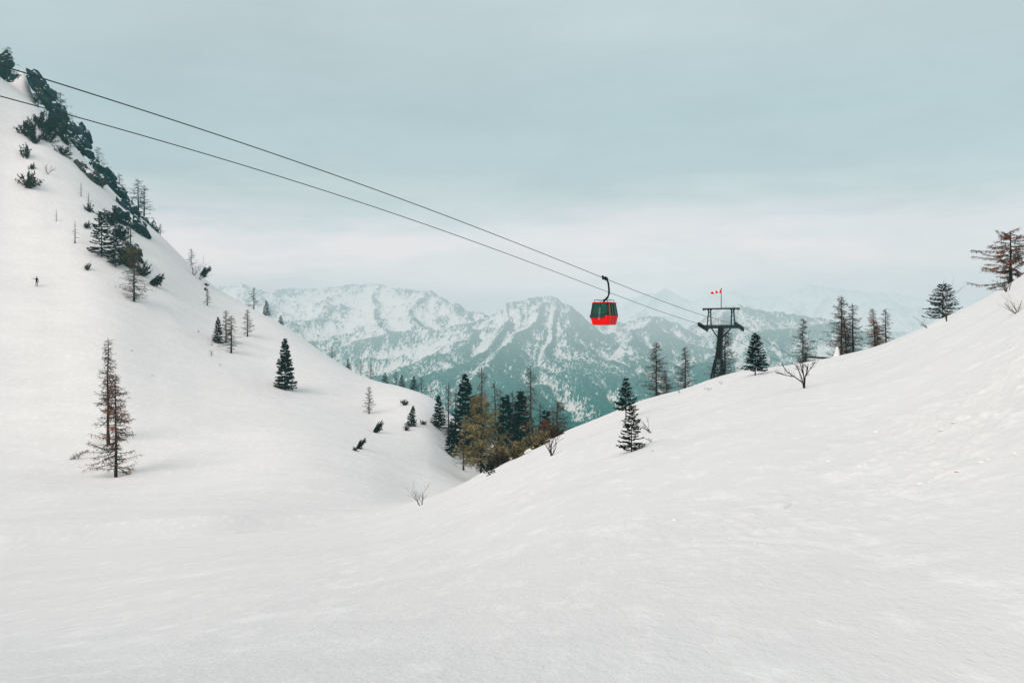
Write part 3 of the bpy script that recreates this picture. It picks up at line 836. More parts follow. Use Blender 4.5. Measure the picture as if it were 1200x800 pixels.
# ---- haze-tinted trees peeping over the left skyline
for (k, u, dy, top, lab, cat) in [
    ('larch_teal0', 297.5, '+5', 336, 'airy blue-grey larch, highest tree peeping over the left skyline', 'larch'),
    ('spruce_teal0', 312, '+3', 352, 'dark blue-green spruce just below the highest skyline larch', 'spruce'),
    ('spruce_teal1', 329, '+6', 369, 'low bushy blue-green spruce sunk behind the skyline, third tree down it', 'spruce'),
    ('larch_teal1', 389, '+5', 405, 'spreading blue-grey larch alone on the skyline halfway down the left slope', 'larch'),
    ('spruce_teal0', 408, '+7', 420, 'small teal spruce tip poking over the skyline below the spreading larch', 'spruce'),
    ('larch_teal0', 423, '+4', 423, 'dark teal larch at the left of a close pair on the lower skyline', 'larch'),
    ('larch_teal1', 434.5, '+4', 425, 'browner teal larch at the right of a close pair on the lower skyline', 'larch'),
    ('spruce_teal1', 451, '+6', 436, 'squat teal spruce between the close larch pair and the next larches down the skyline', 'spruce'),
    ('larch_teal0', 464, '+5', 434, 'slim teal larch standing right of the squat skyline spruce', 'larch'),
    ('spruce_teal0', 471, '+6', 439, 'teal spruce next to the slim skyline larch near the gully', 'spruce'),
    ('spruce_teal1', 485, '+4', 440, 'dark spruce on the lower skyline left of the two last trees before the gully', 'spruce'),
    ('larch_teal1', 494, '+3', 441, 'brown-black bushy larch on the lower skyline beside a bare pole', 'larch')]:
    plant(k, 'spruce_tree' if cat == 'spruce' else 'larch_tree', cat, lab, u, None, dy, top, None, 'trees peeping over the left skyline')
plant('snag', 'dead_larch', 'dead tree', 'bare dark pole of a dead tree on the skyline just left of the gully wood', 505, None, '+2', 445, None, 'trees peeping over the left skyline')
for (k, u, dy, top, lab) in [
    ('larch_teal0', 162, '+4', 209, 'tall dark skyline larch, left of the two standing on the blue cliffs'),
    ('larch_teal1', 169, '+4', 217, 'dark skyline larch, right of the two standing on the blue cliffs'),
    ('larch_teal0', 188, '+2', 262, 'tiny bare larch on the skyline at the lower end of the cliff chain'),
    ('larch_teal1', 140, '+4', 203, 'small bare larch on top of the blue cliffs left of the skyline pair'),
    ('larch_teal0', 66, '+10', 106, 'left of two spiky bare larches on the upper cliff between the cables'),
    ('larch_teal1', 70.5, '+8', 108, 'right of two spiky bare larches on the upper cliff between the cables'),
    ('larch_teal0', 9, '+8', 54, 'bare larch on top of the blue crag at the upper left corner'),
    ('larch_teal1', 115, '+4', 172, 'small spiky larch above the grey cliff face'),
    ('larch_teal0', 224, '+3', 291, 'very small bare sapling on the skyline above the bare bushes')]:
    plant(k, 'larch_tree', 'larch', lab, u, None, dy, top, None, 'larches along the cliff skyline')

# ---- scrub and shrubs: kind, name, category, label, u, v, height in photo pixels, width factor, lean
for (k, nm, cat, lab, u, v, h, wide, lean) in [
    ('larch0', 'larch_sapling', 'sapling', 'fallen-looking larch sapling leaning right beside the front larch of the lone pair', 83, 538, 24, .8, 1.1),
    ('pine0', 'mountain_pine', 'pine bush', 'isolated black pine bush on open snow near the upper left edge', 33, 219, 25, .8, 0),
    ('pine1', 'mountain_pine', 'pine bush', 'narrow black pine bush above the isolated one near the upper left edge', 30, 184, 22, .55, 0),
    ('pine2', 'mountain_pine', 'pine bush', 'tiny black pine tuft just above the isolated upper left bush', 38, 198, 9, .8, 0),
    ('pine0', 'mountain_pine', 'pine bush', 'left lobe of the big black pine thicket under the lower cable', 36, 160, 26, .8, 0),
    ('pine1', 'mountain_pine', 'pine bush', 'upper lobe of the big black pine thicket, touching the lower cable line', 47, 148, 24, .9, 0),
    ('pine2', 'mountain_pine', 'pine bush', 'middle lobe of the big black pine thicket under the cable', 56, 158, 30, .9, 0),
    ('pine3', 'mountain_pine', 'pine bush', 'right lobe of the big black pine thicket, nearest the cliff', 70, 160, 26, .9, 0),
    ('pine0', 'mountain_pine', 'pine bush', 'lower left lobe of the big black pine thicket, hanging onto open snow', 41, 168, 20, .8, 0),
    ('pine2', 'mountain_pine', 'pine bush', 'outer left tip of the big black pine thicket, above the narrow bush', 31, 150, 13, .9, 0),
    ('pine3', 'mountain_pine', 'pine bush', 'low front lobe in the centre of the big black pine thicket', 55, 166, 16, 1.2, 0),
    ('pine0', 'mountain_pine', 'pine bush', 'black lobe joining the pine thicket to the cable crag', 64, 148, 20, 1.1, 0),
    ('pine2', 'mountain_pine', 'pine bush', 'lowest right lobe of the big black pine thicket, pointing down the snow', 76, 168, 13, 1.2, .3),
    ('pine1', 'mountain_pine', 'pine bush', 'small dark pine bush on snow below the right end of the thicket', 73, 181, 15, 1.0, .3),
    ('pine3', 'mountain_pine', 'pine bush', 'dark upright pine bush around the broken trunk on the upper left slope', 104, 248, 13, .7, 0),
    ('pine2', 'mountain_pine', 'pine bush', 'small round pine bush left of the wide ragged pine', 102, 268, 10, 1.0, 0),
    ('pine0', 'mountain_pine', 'pine bush', 'tiny leaning pine tuft on open snow below the wide ragged pine', 102, 316, 11, .6, .5),
    ('pine1', 'mountain_pine', 'pine bush', 'black pine scrub above the wide ragged pine, under the cliff foot', 128, 262, 26, .9, 0),
    ('pine2', 'mountain_pine', 'pine bush', 'black pine scrub right of the bare lower trunk, among the dark trees', 142, 280, 24, .9, 0),
    ('bush_olive', 'mountain_pine', 'pine bush', 'olive-black scrub at the head of the needled larch below the cliffs', 152, 312, 24, 1.0, 0),
    ('pine3', 'mountain_pine', 'pine bush', 'dark scrub right of the olive-black one, sloping toward the leaning bush', 165, 322, 20, .9, .4),
    ('pine_lean0', 'mountain_pine', 'pine bush', 'dark bush leaning right at the lower end of the dark trees below the cliffs', 177, 333, 20, .9, .9),
    ('bush_brown', 'mountain_pine', 'pine bush', 'brownish scrub under the bare straight trunk among the dark pines', 146, 302, 20, .9, 0),
    ('pine0', 'mountain_pine', 'pine bush', 'tiny dark tuft, upper of two on the slope below the skyline bushes', 241, 335, 4.5, 1.2, 0),
    ('pine1', 'mountain_pine', 'pine bush', 'tiny dark tuft, lower of two on the slope below the skyline bushes', 240.5, 340, 4.5, 1.1, .5),
    ('shrub0', 'bare_shrub', 'shrub', 'tall bare shrub at the left of the pair near the left skyline', 227, 322, 22, .9, .35),
    ('pine_lean1', 'mountain_pine', 'pine bush', 'windswept pine tuft hanging right over the bare shrubs near the left skyline', 236, 313, 15, 1.0, .7),
    ('shrub1', 'bare_shrub', 'shrub', 'spreading bare shrub at the right of the pair near the left skyline', 234, 327, 16, 1.1, .5),
    ('shrub2', 'bare_shrub', 'shrub', 'faint bare shrub alone on upper open snow left of the grey cliff', 56, 204, 13, .8, .2),
    ('shrub3', 'bare_shrub', 'shrub', 'small brown shrub at the foot of the small spruce of the three-tree clump', 248, 404, 10, .9, .3),
    ('shrub4', 'bare_shrub', 'shrub', 'little dark-tipped shrub on snow under the three-tree clump', 248, 417, 9, .9, 0),
    ('twig_low', 'bare_shrub', 'shrub', 'low twig lying on snow below the little dark-tipped shrub', 258, 429, 5, 1.2, .4),
    ('twig_low', 'bare_shrub', 'shrub', 'low twig on open snow left of the three-tree clump', 233, 390, 5, 1.3, .5),
    ('twig_low', 'bare_shrub', 'shrub', 'fine low twig on open snow between the lone larch pair and the three-tree clump', 154, 412, 4, 1.3, 0),
    ('twig_low', 'bare_shrub', 'shrub', 'fine low twig right of the top of the rust-twigged larch', 178, 441, 3.5, 1.4, 0),
    ('pine_lean0', 'mountain_pine', 'pine bush', 'dark bush leaning right on the lower slope, upper of two under the small larch', 439, 506, 17, .8, .55),
    ('pine_lean1', 'mountain_pine', 'pine bush', 'dark bush leaning right on the lower slope, lower of two under the small larch', 419, 525, 15, .8, .6),
    ('pine2', 'mountain_pine', 'pine bush', 'small black tuft beside the lower of the two leaning bushes', 416, 528, 6, 1.1, 0),
    ('spruce1', 'spruce_sapling', 'sapling', 'young dark spruce on open snow just left of the gully wood', 481.5, 499, 24, 1.2, .12),
    ('pine3', 'mountain_pine', 'pine bush', 'dark tuft at the foot of the young spruce left of the gully wood', 476, 504, 9, .8, .4),
    ('pine0', 'mountain_pine', 'pine bush', 'small dark bush on snow above the young spruce', 474, 474, 8, 1.2, .5),
    ('pine1', 'mountain_pine', 'pine bush', 'small dark bush on snow between the young spruce and the gully wood', 495, 497, 7, 1.2, .6),
    ('shrub0', 'bare_shrub', 'shrub', 'leafless twiggy shrub on the snow lip at the bottom of the gully', 493, 592, 27, .9, -.1),
    ('birch', 'birch_tree', 'birch', 'small forked reddish birch on the crest in front of the gully wood', 646.5, 534, 33, 1.1, -.05),
    ('shrub_left', 'bare_shrub', 'shrub', 'bare shrub leaning left, right of the dark spruce with the bare lower stem', 765, 506, 30, .9, 0),
    ('twig_low', 'bare_shrub', 'shrub', 'low twig on snow right of the thin ragged front spruce', 763, 517, 8, 2.0, 0),
    ('twig_low', 'bare_shrub', 'shrub', 'tiny twig lowest of those right of the ragged front spruce', 765, 529, 5, .8, 0),
    ('twig_red', 'bare_shrub', 'shrub', 'reddish twigs showing over the crest left of the dark spruces', 700, 489, 9, 1.3, 0),
    ('twig_red', 'bare_shrub', 'shrub', 'reddish twigs on the crest below the bushy-headed larch', 797, 460, 6, 1.5, 0),
    ('twig_low', 'bare_shrub', 'shrub', 'low twigs on snow just left of the foot of the lift tower', 831, 457, 6, 2.0, 0),
    ('twig_low', 'bare_shrub', 'shrub', 'fine twig on snow right of the low twigs at the lift tower', 845, 450, 8, .7, 0),
    ('shrub_armed', 'bare_shrub', 'shrub', 'wide leafless shrub with long arms on snow below the wooden barrier', 942.5, 455, 29, 1.0, 0),
    ('birch_tall', 'birch_tree', 'birch', 'slender bare birch in front of the broad rounded pine on the right crest', 1110, 376, 50, 1.0, 0),
    ('shrub_left', 'bare_shrub', 'shrub', 'leafless shrub leaning left on the crest beside the broad rounded pine', 1089, 384, 20, 1.0, 0),
    ('shrub_frost', 'bare_shrub', 'shrub', 'rime-whitened shrub on the snow at the right edge below the wide-armed larch', 1192, 366, 34, 1.0, -.2),
    ('shrub1', 'bare_shrub', 'shrub', 'dark leafless shrub hanging left under the wide-armed larch at the right edge', 1179, 343, 24, 1.6, -.5),
    ('bush_olive', 'scrub_bush', 'bush', 'olive scrub on the crest line right of the low olive larches', 632, 524, 22, 1.2, 0),
    ('bush_brown', 'scrub_bush', 'bush', 'brown scrub on the crest line near the right end of the gully wood', 650, 513, 18, 1.4, 0),
    ('bush_brown', 'scrub_bush', 'bush', 'brown scrub at the crest line beside the trunk of the olive larch', 586, 546, 22, 1.2, 0),
    ('bush_olive', 'scrub_bush', 'bush', 'olive-brown scrub on the crest line under the bluish gully spruce', 608, 536, 22, 1.2, 0),
    ('pine3', 'mountain_pine', 'pine bush', 'dark scrub under the right boughs of the olive larch', 575, 552, 22, 1.0, 0),
    ]:
    plant(k, nm, cat, lab, u, v, None, None, h, None, wide, lean)

# scrub growing on the upper cliffs
for i, (u, dy, h, lab) in enumerate([
    (4, 8, 12, 'blue-dark pine scrub on the left side of the crag in the upper left corner'),
    (16, 8, 12, 'blue-dark pine scrub on the right side of the crag in the upper left corner'),
    (41, 10, 13, 'blue-dark pine scrub on the head of the second crag from the left'),
    (56, 8, 14, 'blue-dark pine scrub on the right flank of the second crag from the left'),
    (75, 6, 14, 'teal pine scrub on the crag just below the two spiky larches'),
    (84, 5, 12, 'teal pine scrub on the crag where the lower cable leaves the rock'),
    (96, 4, 14, 'teal pine scrub between the cable crag and the grey cliff face'),
    (108, 3, 16, 'dark scrub topping the grey cliff face'),
    (122, 3, 14, 'blue-green scrub on the cliff below the small spiky larch'),
    (134, 3, 13, 'blue-green scrub on the cliff left of the skyline larch pair'),
    (150, 3, 13, 'blue-green scrub at the foot of the skyline larch pair'),
    (176, 2, 12, 'blue-green scrub on the cliff right of the skyline larch pair'),
    (184, 1, 9, 'lowest blue-green scrub at the end of the cliff chain')]):
    plant('pine_blue%d' % (i % 3), 'mountain_pine', 'pine bush', lab, u, None, '%+d' % dy, None, h, 'scrub on the cliff chain', 1.0, .3)


# ------------------------------------------------------------------ rocks
def rock_mesh(seed, size, chunks=10, slant=0.0):
    """angular chunks of broken strata joined into one outcrop"""
    import bmesh
    rng = random.Random(seed); bm = bmesh.new()
    for c in range(chunks):
        o = Vector((rng.uniform(-.36, .36), rng.uniform(-.25, .25), rng.uniform(-.36, .36)))
        sc = Vector((rng.uniform(.22, .42), rng.uniform(.25, .4), rng.uniform(.25, .48)))
        vs = [bm.verts.new(o + Vector((d.x * sc.x, d.y * sc.y, d.z * sc.z))) for d in (rdir(rng) for _ in range(11))]
        r = bmesh.ops.convex_hull(bm, input=vs)
        bmesh.ops.delete(bm, geom=[e for e in r['geom_interior'] if isinstance(e, bmesh.types.BMVert)], context='VERTS')
    bmesh.ops.subdivide_edges(bm, edges=bm.edges[:], cuts=3, use_grid_fill=True)
    for v in bm.verts:
        p = v.co
        n = mnoise.noise_vector(Vector((p.x * 9, p.y * 9, p.z * 3)) + Vector((seed, 0, 0))) * .085 + mnoise.noise_vector(Vector((p.x * 20, p.y * 20, p.z * 11))) * .045
        v.co = Vector(((p.x + n.x) * size[0], (p.y + n.y) * size[1], (p.z + n.z) * size[2]))
    me = bpy.data.meshes.new('rock'); bm.to_mesh(me); bm.free()
    return me


def rock(name, cat, lab, u, v, wpx, hpx, m, seed, tilt=0.0, Y=None, group=None, push=0.0):
    y = Y or hit(u, v) or float(Lc[6](u)); y += push
    k = y / FPX
    me = rock_mesh(seed, (wpx * k, max(wpx, hpx) * k * .8, hpx * k)); me.materials.append(M[m])
    o = bpy.data.objects.new(name, me); COL.objects.link(o)
    o.location = P3(u, v, y); o.rotation_euler = (0, tilt, 0)
    return tag(o, lab, cat, group)


G = 'crags of the left cliff chain'
for i, (u, v, w, h, m, t, dy, lab) in enumerate([
    (4, 74, 30, 34, 'rock_hazed', .7, 6, 'blue-black crag in the upper left corner, topmost of the cliff chain'),
    (17, 96, 16, 22, 'rock_hazed', .7, 4, 'small blue-black crag just under the topmost one'),
    (51, 109, 24, 56, 'rock_hazed', -.5, 6, 'narrow blue crag between the two cables, right of the white gully'),
    (74, 132, 24, 32, 'rock_hazed', -.4, 5, 'teal crag at the point where the lower cable leaves the rock'),
    (90, 152, 24, 34, 'rock_hazed', -.5, 4, 'teal crag leaning right just below the lower cable'),
    (100, 170, 18, 34, 'rock_hazed', -.6, 2, 'slim dark blue crag above the grey cliff face'),
    (107, 204, 32, 40, 'rock_grey', -.6, -4, 'grey-black cliff face with an undercut left corner'),
    (124, 206, 22, 40, 'rock_hazed', -.6, 1, 'blue-green cliff directly right of the grey-black face'),
    (137, 226, 26, 36, 'rock_hazed', -.75, 0, 'blue-green cliff with snow ledges in the middle of the chain'),
    (152, 248, 26, 38, 'rock_hazed', -.75, 0, 'blue-green cliff below the skyline larch pair'),
    (165, 268, 22, 44, 'rock_hazed', -.55, -4, 'dark overhanging cliff facing down onto the snow, lower part of the chain'),
    (175, 264, 20, 26, 'rock_hazed', -.75, 1, 'last low crag at the lower right end of the cliff chain'),
    (140, 252, 22, 24, 'rock_hazed', -.75, -6, 'small dark rock ledge above the ragged pines'),
    (160, 292, 14, 26, 'rock_grey', -.7, -8, 'dark grey rock rib under the overhanging cliff'),
    (66, 146, 18, 16, 'rock_grey', -.3, -2, 'low grey rock behind the big black pine thicket')]):
    base = hit(u, v)
    y = min(base or 1e9, float(Lc[6](u)) + 4) + dy
    rock('rock_outcrop', 'crag', lab, u - 1, v + 3, w * .82, h * .9, m, 300 + i, t, y, G)
rock('stone', 'rock', 'dark snow-dusted stone on the snow lip at the foot of the olive larch', 577, 555, 12, 7, 'stone', 340, 0, None, None, 0)

# ------------------------------------------------------------------ snow clods and the snowy stump
clod_rng = random.Random(9)


def clod_mesh(seed):
    import bmesh
    bm = bmesh.new(); bmesh.ops.create_icosphere(bm, subdivisions=3, radius=1)
    for v in bm.verts:
        n = mnoise.noise(v.co * 1.4 + Vector((seed, 0, 0))) * .45 + mnoise.noise(v.co * 3.5 + Vector((0, seed, 0))) * .18
        v.co = v.co * (1 + n); v.co.z *= .75
    me = bpy.data.meshes.new('snow_clod'); bm.to_mesh(me); bm.free()
    me.polygons.foreach_set('use_smooth', [True] * len(me.polygons)); me.materials.append(M['clod'])
    return me


clods = [clod_mesh(s) for s in (3, 8, 14)]
spots = [(975, 545, 6), (1033, 505, 6), (1046, 500, 5), (1106, 505, 8), (1118, 499, 7), (1096, 512, 6), (1128, 496, 5), (1196, 527, 6), (1186, 531, 5), (1075, 511, 4),
         (812, 573, 4), (775, 606, 4), (805, 608, 6), (746, 611, 3), (888, 630, 5), (860, 612, 3), (1080, 572, 6), (1092, 564, 7), (1104, 559, 7), (1117, 553, 7),
         (1131, 548, 8), (1145, 542, 7), (1158, 535, 6), (1170, 530, 5), (810, 633, 4), (845, 634, 4), (1155, 400, 4), (1166, 404, 4), (1178, 398, 5), (1190, 402, 4), (1145, 408, 4)]
for _ in range(26):
    spots.append((clod_rng.gauss(1030, 95), clod_rng.gauss(552, 28), clod_rng.uniform(1.2, 2.8)))
first = None
for i, (u, v, s) in enumerate(spots):
    u += clod_rng.gauss(0, 6); v += clod_rng.gauss(0, 4); s *= clod_rng.uniform(.35, .75)
    y = hit(u, v)
    if y is None or u > 1250: continue
    if i < 3:
        o = bpy.data.objects.new('snow_clod', clods[i]); COL.objects.link(o); first = first or [];  first.append(o)
    else:
        o = first[i % 3].copy(); COL.objects.link(o)
    k = s * y / FPX
    o.scale = (k * clod_rng.uniform(.6, 1.0), k * clod_rng.uniform(.8, 1.4), k * clod_rng.uniform(.34, .6))
    o.rotation_euler = (0, 0, clod_rng.uniform(0, 6))
    p = P3(u, v, y); o.location = (p.x, p.y, gz(p.x, p.y) - k * .06)
    tag(o, 'white snow clod rolled down onto the bright right-hand snow slope', 'snow clod', 'avalanche clods strewn on the right slope')

st = MB(); y = float(FD(981)) + 1; k = y / FPX; rg = random.Random(4); rings = []
for j, (zz, rr) in enumerate([(-3, 4.6), (0, 4.2), (2, 3.4), (4, 2.6), (5.5, 2.8), (7.5, 2.1), (9.5, 1.9), (11, 1.2), (12, .3)]):
    rings.append([((rr * k) * math.cos(a) * rg.uniform(.82, 1.15) + .25 * k * j * .3, rr * k * math.sin(a) * rg.uniform(.82, 1.15), zz * k) for a in [2 * math.pi * q / 12 for q in range(12)]])
st.loft(rings)
o = st.build('snowy_stump', M['snow'], None, True); p = P3(980.5, 419, y); o.location = (p.x, p.y, gz(p.x, p.y))
tag(o, 'small upright stump buried in white snow at the right end of the wooden barrier', 'stump')

# ------------------------------------------------------------------ wooden barrier
y = float(FD(944)) + 1.0; k = y / FPX
root = empty('wooden_barrier', P3(944, 419, y)); tag(root, 'dark wooden barrier rail on one post, running into snow beside the small snowy stump', 'barrier')
g0 = gz(root.location.x, y) - root.location.z
MB().bar((-.1 * k, 0, g0 - .5), (-.1 * k, 0, 6 * k), 2.6 * k, 2.2 * k).build('post', M['wood'], root)
MB().bar((-4 * k, -.25, 1.2 * k), (33 * k, .35, -1.0 * k), 1.6 * k, 2.2 * k).build('rail', M['wood'], root)
MB().box((24 * k, .0, -.9 * k), (7 * k, 2.8 * k, 1.6 * k)).build('bracket', M['wood'], root)

# ------------------------------------------------------------------ lift tower
TY = 126.0
C0 = P3(845, 383, TY)                                   # middle of the cross-arm
dline = Vector((.457, .89, 0)).normalized()             # lift line, towards the valley
nline = Vector((dline.y, -dline.x, 0))                  # across the line, to the right
k = TY / FPX
ang = math.atan2(nline.y, nline.x)
tower = empty('lift_tower', (C0.x, C0.y, gz(C0.x, C0.y)), ang)
tag(tower, 'dark steel cable car tower with green cross-arm on the right snow crest', 'lift tower')
Zc = C0.z - tower.location.z
mast = MB()
b0, b1 = .80, .32                                       # half widths bottom/top
split = Zc * .36
foot = -.9


def hw(z): return b1 + (b0 - b1) * (1 - max(z, 0) / Zc) ** 3.2


lean = -.52
def mc(z): return lean * (1 - max(z, 0) / Zc)
def ring(z, s=1.0): return [(mc(z) + sx * hw(z) * s, sy * hw(z) * s, z) for sx, sy in ((-1, -1), (1, -1), (1, 1), (-1, 1))]
mast.loft([ring(split + (Zc - split) * q / 5) for q in range(6)])
mast.build('mast', M['steel'], tower)
lat = MB()
for i in range(4):
    lat.tube([ring(foot)[i], ring(split * .5)[i], ring(split + .05)[i]], [.11, .10, .10], 6)
    j = (i + 1) % 4
    zs = [foot * .3, split * .3, split * .62, split * .95]
    for a, b in zip(zs[:-1], zs[1:]):
        lat.tube([ring(a)[i], ring(b)[j]], [.05, .05], 5); lat.tube([ring(a)[j], ring(b)[i]], [.05, .05], 5)
        lat.tube([ring(b)[i], ring(b)[j]], [.05, .05], 5)
lat.build('lattice_base', M['steel'], tower)
W = 2.3
MB().box((0, 0, Zc), (2 * W, .55, .42)).build('cross_arm', M['steel_green'], tower)
MB().box((0, -.42, Zc + .27), (2 * W * .92, .55, .06)).build('platform', M['steel_green'], tower)
for s in (-1, 1):
    MB().tube([(s * .36 + mc(Zc * .8), 0, Zc * .80), (s * 1.3, 0, Zc - .2)], [.09, .09], 6).build('brace', M['steel'], tower)
zt = Zc + 2.35
for s in (-1, 1):
    p = MB()
    for q in (-.26, .26):
        p.bar((s * 1.62 + q * .9, q * .6, Zc + .2), (s * 1.55 + q * .45, 0, zt), .13)
    for q in (.3, .6): p.bar((s * 1.6 - .2, 0, Zc + .2 + q * 2), (s * 1.6 + .2, 0, Zc + .3 + q * 2.2), .07)
    p.bar((s * 1.57, 0, zt - .45), (s * 1.57 - s * .3, 0, zt), .1); p.bar((s * 1.57, 0, zt - .45), (s * 1.57 + s * .3, 0, zt), .1)
    p.build('portal_post', M['steel_green'], tower)
bm_ = MB().box((0, 0, zt + .1), (5.0, .3, .2))
for s in (-1, 1):
    for q in (0, .22): bm_.box((s * (2.4 - q), 0, zt - .06), (.1, .2, .14))
bm_.build('portal_beam', M['steel'], tower)
rl = MB()
for q in range(8):
    x = -1.3 + q * .37
    rl.bar((x, -.66, Zc + .3), (x, -.66, Zc + 1.25 + .12 * (q % 3)), .045)
for z in (.75, 1.2): rl.bar((-1.35, -.66, Zc + z), (1.35, -.66, Zc + z), .03)
rl.build('railing', M['galv'], tower)
inv = tower.matrix_world.inverted() if False else (Matrix.Translation(tower.location) @ Matrix.Rotation(ang, 4, 'Z')).inverted()
SAG = -.30                                              # fall of the cable towards the valley at the tower
cable_at = {}
for s in (-1, 1):
    tr = MB()
    L = 2.1
    tr.bar((s * 2.25, -L, Zc + .10 + L * .16), (s * 2.25, L, Zc + .10 - L * .16), .12, .16)
    tr.bar((s * 2.05, 0, Zc + .05), (s * 2.35, 0, Zc + .05), .3, .3)
    frame = tr.build('sheave_frame', M['steel'], tower)
    for q in range(6):
        yy = -L + .1 + (2 * L - .2) * q / 5
        c = Vector((s * 2.47, yy, Zc + .02 - yy * .16))
        w = MB(); w.tube([c - Vector((.09, 0, 0)), c + Vector((.09, 0, 0))], [.29, .29], 14)
        w.build('sheave', M['rubber'], frame)

# ladder up the mast
la = MB()
for s in (-.18, .18): la.bar((mc(0) + s, -b0 - .1, .2), (mc(Zc) + s, -b1 - .1, Zc - .2), .04)
for q in range(18):
    f = q / 18; z = .3 + f * (Zc - .6); xx = mc(z); yy = -(b0 + (b1 - b0) * f) - .1
    la.bar((xx - .18, yy, z), (xx + .18, yy, z), .03)
la.build('ladder', M['steel'], tower)

# windsock on the portal
wx = C0 + nline * .02 + Vector((0, 0, 2.55))
ws = empty('windsock', wx); tag(ws, 'red and white windsock blowing left from a thin pole on top of the lift tower', 'windsock')
pole_h = 22 * k
MB().tube([(0, 0, 0), (0, 0, pole_h)], [.055, .04], 6).build('pole', M['steel'], ws)
MB().tube([(0, 0, pole_h - .02), (0, 0, pole_h + .1)], [.09, .07], 8).build('finial', M['steel'], ws)
pts = [Vector((x, .02, pole_h - .32 + z)) for x, z in ((-.02, .0), (-.24, .0), (-.50, -.05), (-.78, -.10), (-1.02, -.20), (-1.24, -.19), (-1.42, -.20))]
rad = [.22, .21, .15, .20, .13, .17, .06]
for q in range(6):
    seg = MB(); n = 3
    ps = [pts[q].lerp(pts[q + 1], t / n) for t in range(n + 1)]
    rr = [rad[q] + (rad[q + 1] - rad[q]) * t / n for t in range(n + 1)]
    seg.tube(ps, rr, 12)
    seg.build('sock_stripe', M['sock_red' if q in (0, 2, 4, 5) else 'sock_white'], ws, True)

# ------------------------------------------------------------------ cables: sagging ropes, fitted in the lift's two vertical planes
base_L = C0 - nline * 2.47
base_R = C0 + nline * 2.47


def on_plane(base, u):
    """distance t along the line (negative = uphill, to the left) at which bearing u crosses the vertical plane of a rope"""
    a = (u - 600) / FPX
    t = (a * base.y - base.x) / (dline.x - a * dline.y)
    return t, base.y + t * dline.y


def rope(base, upper, lower, name, lab):
    tz = [on_plane(base, u) for u, v in upper]
    zz = [(400 - v) / FPX * tz[i][1] for i, (u, v) in enumerate(upper)]
    z0 = base.z + .30
    ts = np.array([t for t, _ in tz] + [0.0] * 1); zs = np.array(zz + [z0])
    c = np.polyfit(ts, zs, 3, w=np.array([1.0] * len(zz) + [3.0]))
    f = lambda t: np.polyval(c, t)
    tz2 = [on_plane(base, u) for u, v in lower]
    z2 = [(400 - v) / FPX * tz2[i][1] for i, (u, v) in enumerate(lower)]
    s = float(np.mean([(z2[i] - f(0)) / tz2[i][0] for i in range(len(z2))]))
    pts = []
    for t in np.linspace(-118, 0, 90):
        pts.append(Vector((base.x + t * dline.x, base.y + t * dline.y, float(f(t)))))
    for t in np.linspace(4, 300, 40):
        pts.append(Vector((base.x + t * dline.x, base.y + t * dline.y, float(f(0) + s * t - .0002 * t * t * 0))))
    mb = MB(); mb.tube(pts, [.025] * len(pts), 6)
    o = mb.build(name, M['cable'], None, True)
    tag(o, lab, 'cable')
    return f, s


fR, sR = rope(base_R, [(18.8, 84.4), (220, 144.8), (300, 172), (460, 230), (666.7, 310), (714, 328.6), (780, 353.6)], [(920, 412.8)],
              'lift_cable', 'upper of the two dark steel cables crossing the sky, carrying the red gondola')
fL, sL = rope(base_L, [(0, 113.8), (220, 173.5), (300, 197), (460, 251), (660, 322), (706.7, 339.8), (780, 366.8)], [(920, 425.9)],
              'lift_cable', 'lower of the two dark steel cables, carrying nothing and crossing the dark thicket')

# ------------------------------------------------------------------ gondola
tg, gy = on_plane(base_R, 708)
gp = Vector((base_R.x + tg * dline.x, base_R.y + tg * dline.y, float(fR(tg))))
slope = float((fR(tg + .5) - fR(tg - .5)))
yaw = math.atan2(dline.y, dline.x) - math.pi / 2 + R(-4)  # cabin's length runs along the line (+Y local)
gon = empty('gondola_cabin', gp - Vector((0, 0, 4.06)), yaw)
tag(gon, 'red gondola cabin with green windows hanging from the upper cable', 'gondola')
ZT = 4.06                                               # rope level above the cabin floor
# body: octagon-cornered sections, widest at the belt


def sect(z, wx, wy, ch=.16):
    return [(-wx + ch, -wy, z), (wx - ch, -wy, z), (wx, -wy + ch, z), (wx, wy - ch, z), (wx - ch, wy, z), (-wx + ch, wy, z), (-wx, wy - ch, z), (-wx, -wy + ch, z)]


zb, zbelt, ztop = .0, .78, 1.90
WB, WM, WT = (.80, .86), (.93, 1.0), (.78, .84)          # half widths (across, along) at floor, belt, roof
body = MB().loft([sect(zb, WB[0] - .05, WB[1] - .05, .2), sect(zb + .05, *WB), sect(zbelt - .06, *WM), sect(zbelt, WM[0] - .01, WM[1] - .01)])
body.build('lower_body', M['red'], gon)
# windows: inset glass loft with dark frames at the corners
MB().loft([sect(zbelt, WM[0] - .05, WM[1] - .05), sect(ztop, WT[0] - .04, WT[1] - .04)]).build('window_glass', M['glass'], gon)
fr = MB()
lo, hi = sect(zbelt, WM[0] - .02, WM[1] - .02), sect(ztop, WT[0] - .01, WT[1] - .01)
for i in (0, 1, 2, 3, 4, 5, 6, 7): fr.bar(lo[i], hi[i], .055)
lerp = lambda a, b, t: Vector(a).lerp(Vector(b), t)
for (i, j, ts) in ((0, 1, (.5,)), (2, 3, (.33, .66)), (4, 5, (.5,)), (6, 7, (.33, .66))):
    for t in ts: fr.bar(lerp(lo[i], lo[j], t), lerp(hi[i], hi[j], t), .06)
for i in range(8):
    j = (i + 1) % 8
    fr.bar(lerp(lo[i], hi[i], .14), lerp(lo[j], hi[j], .14), .035)
fr.build('window_frame', M['black'], gon)
rc = MB()
for i in (2,): rc.bar(Vector(lo[i]) * 1.012, Vector(hi[i]) * 1.006, .05)
rc.build('corner_post', M['red'], gon)
pn = MB()                                               # black panel below the end window, and the belt rail on that end
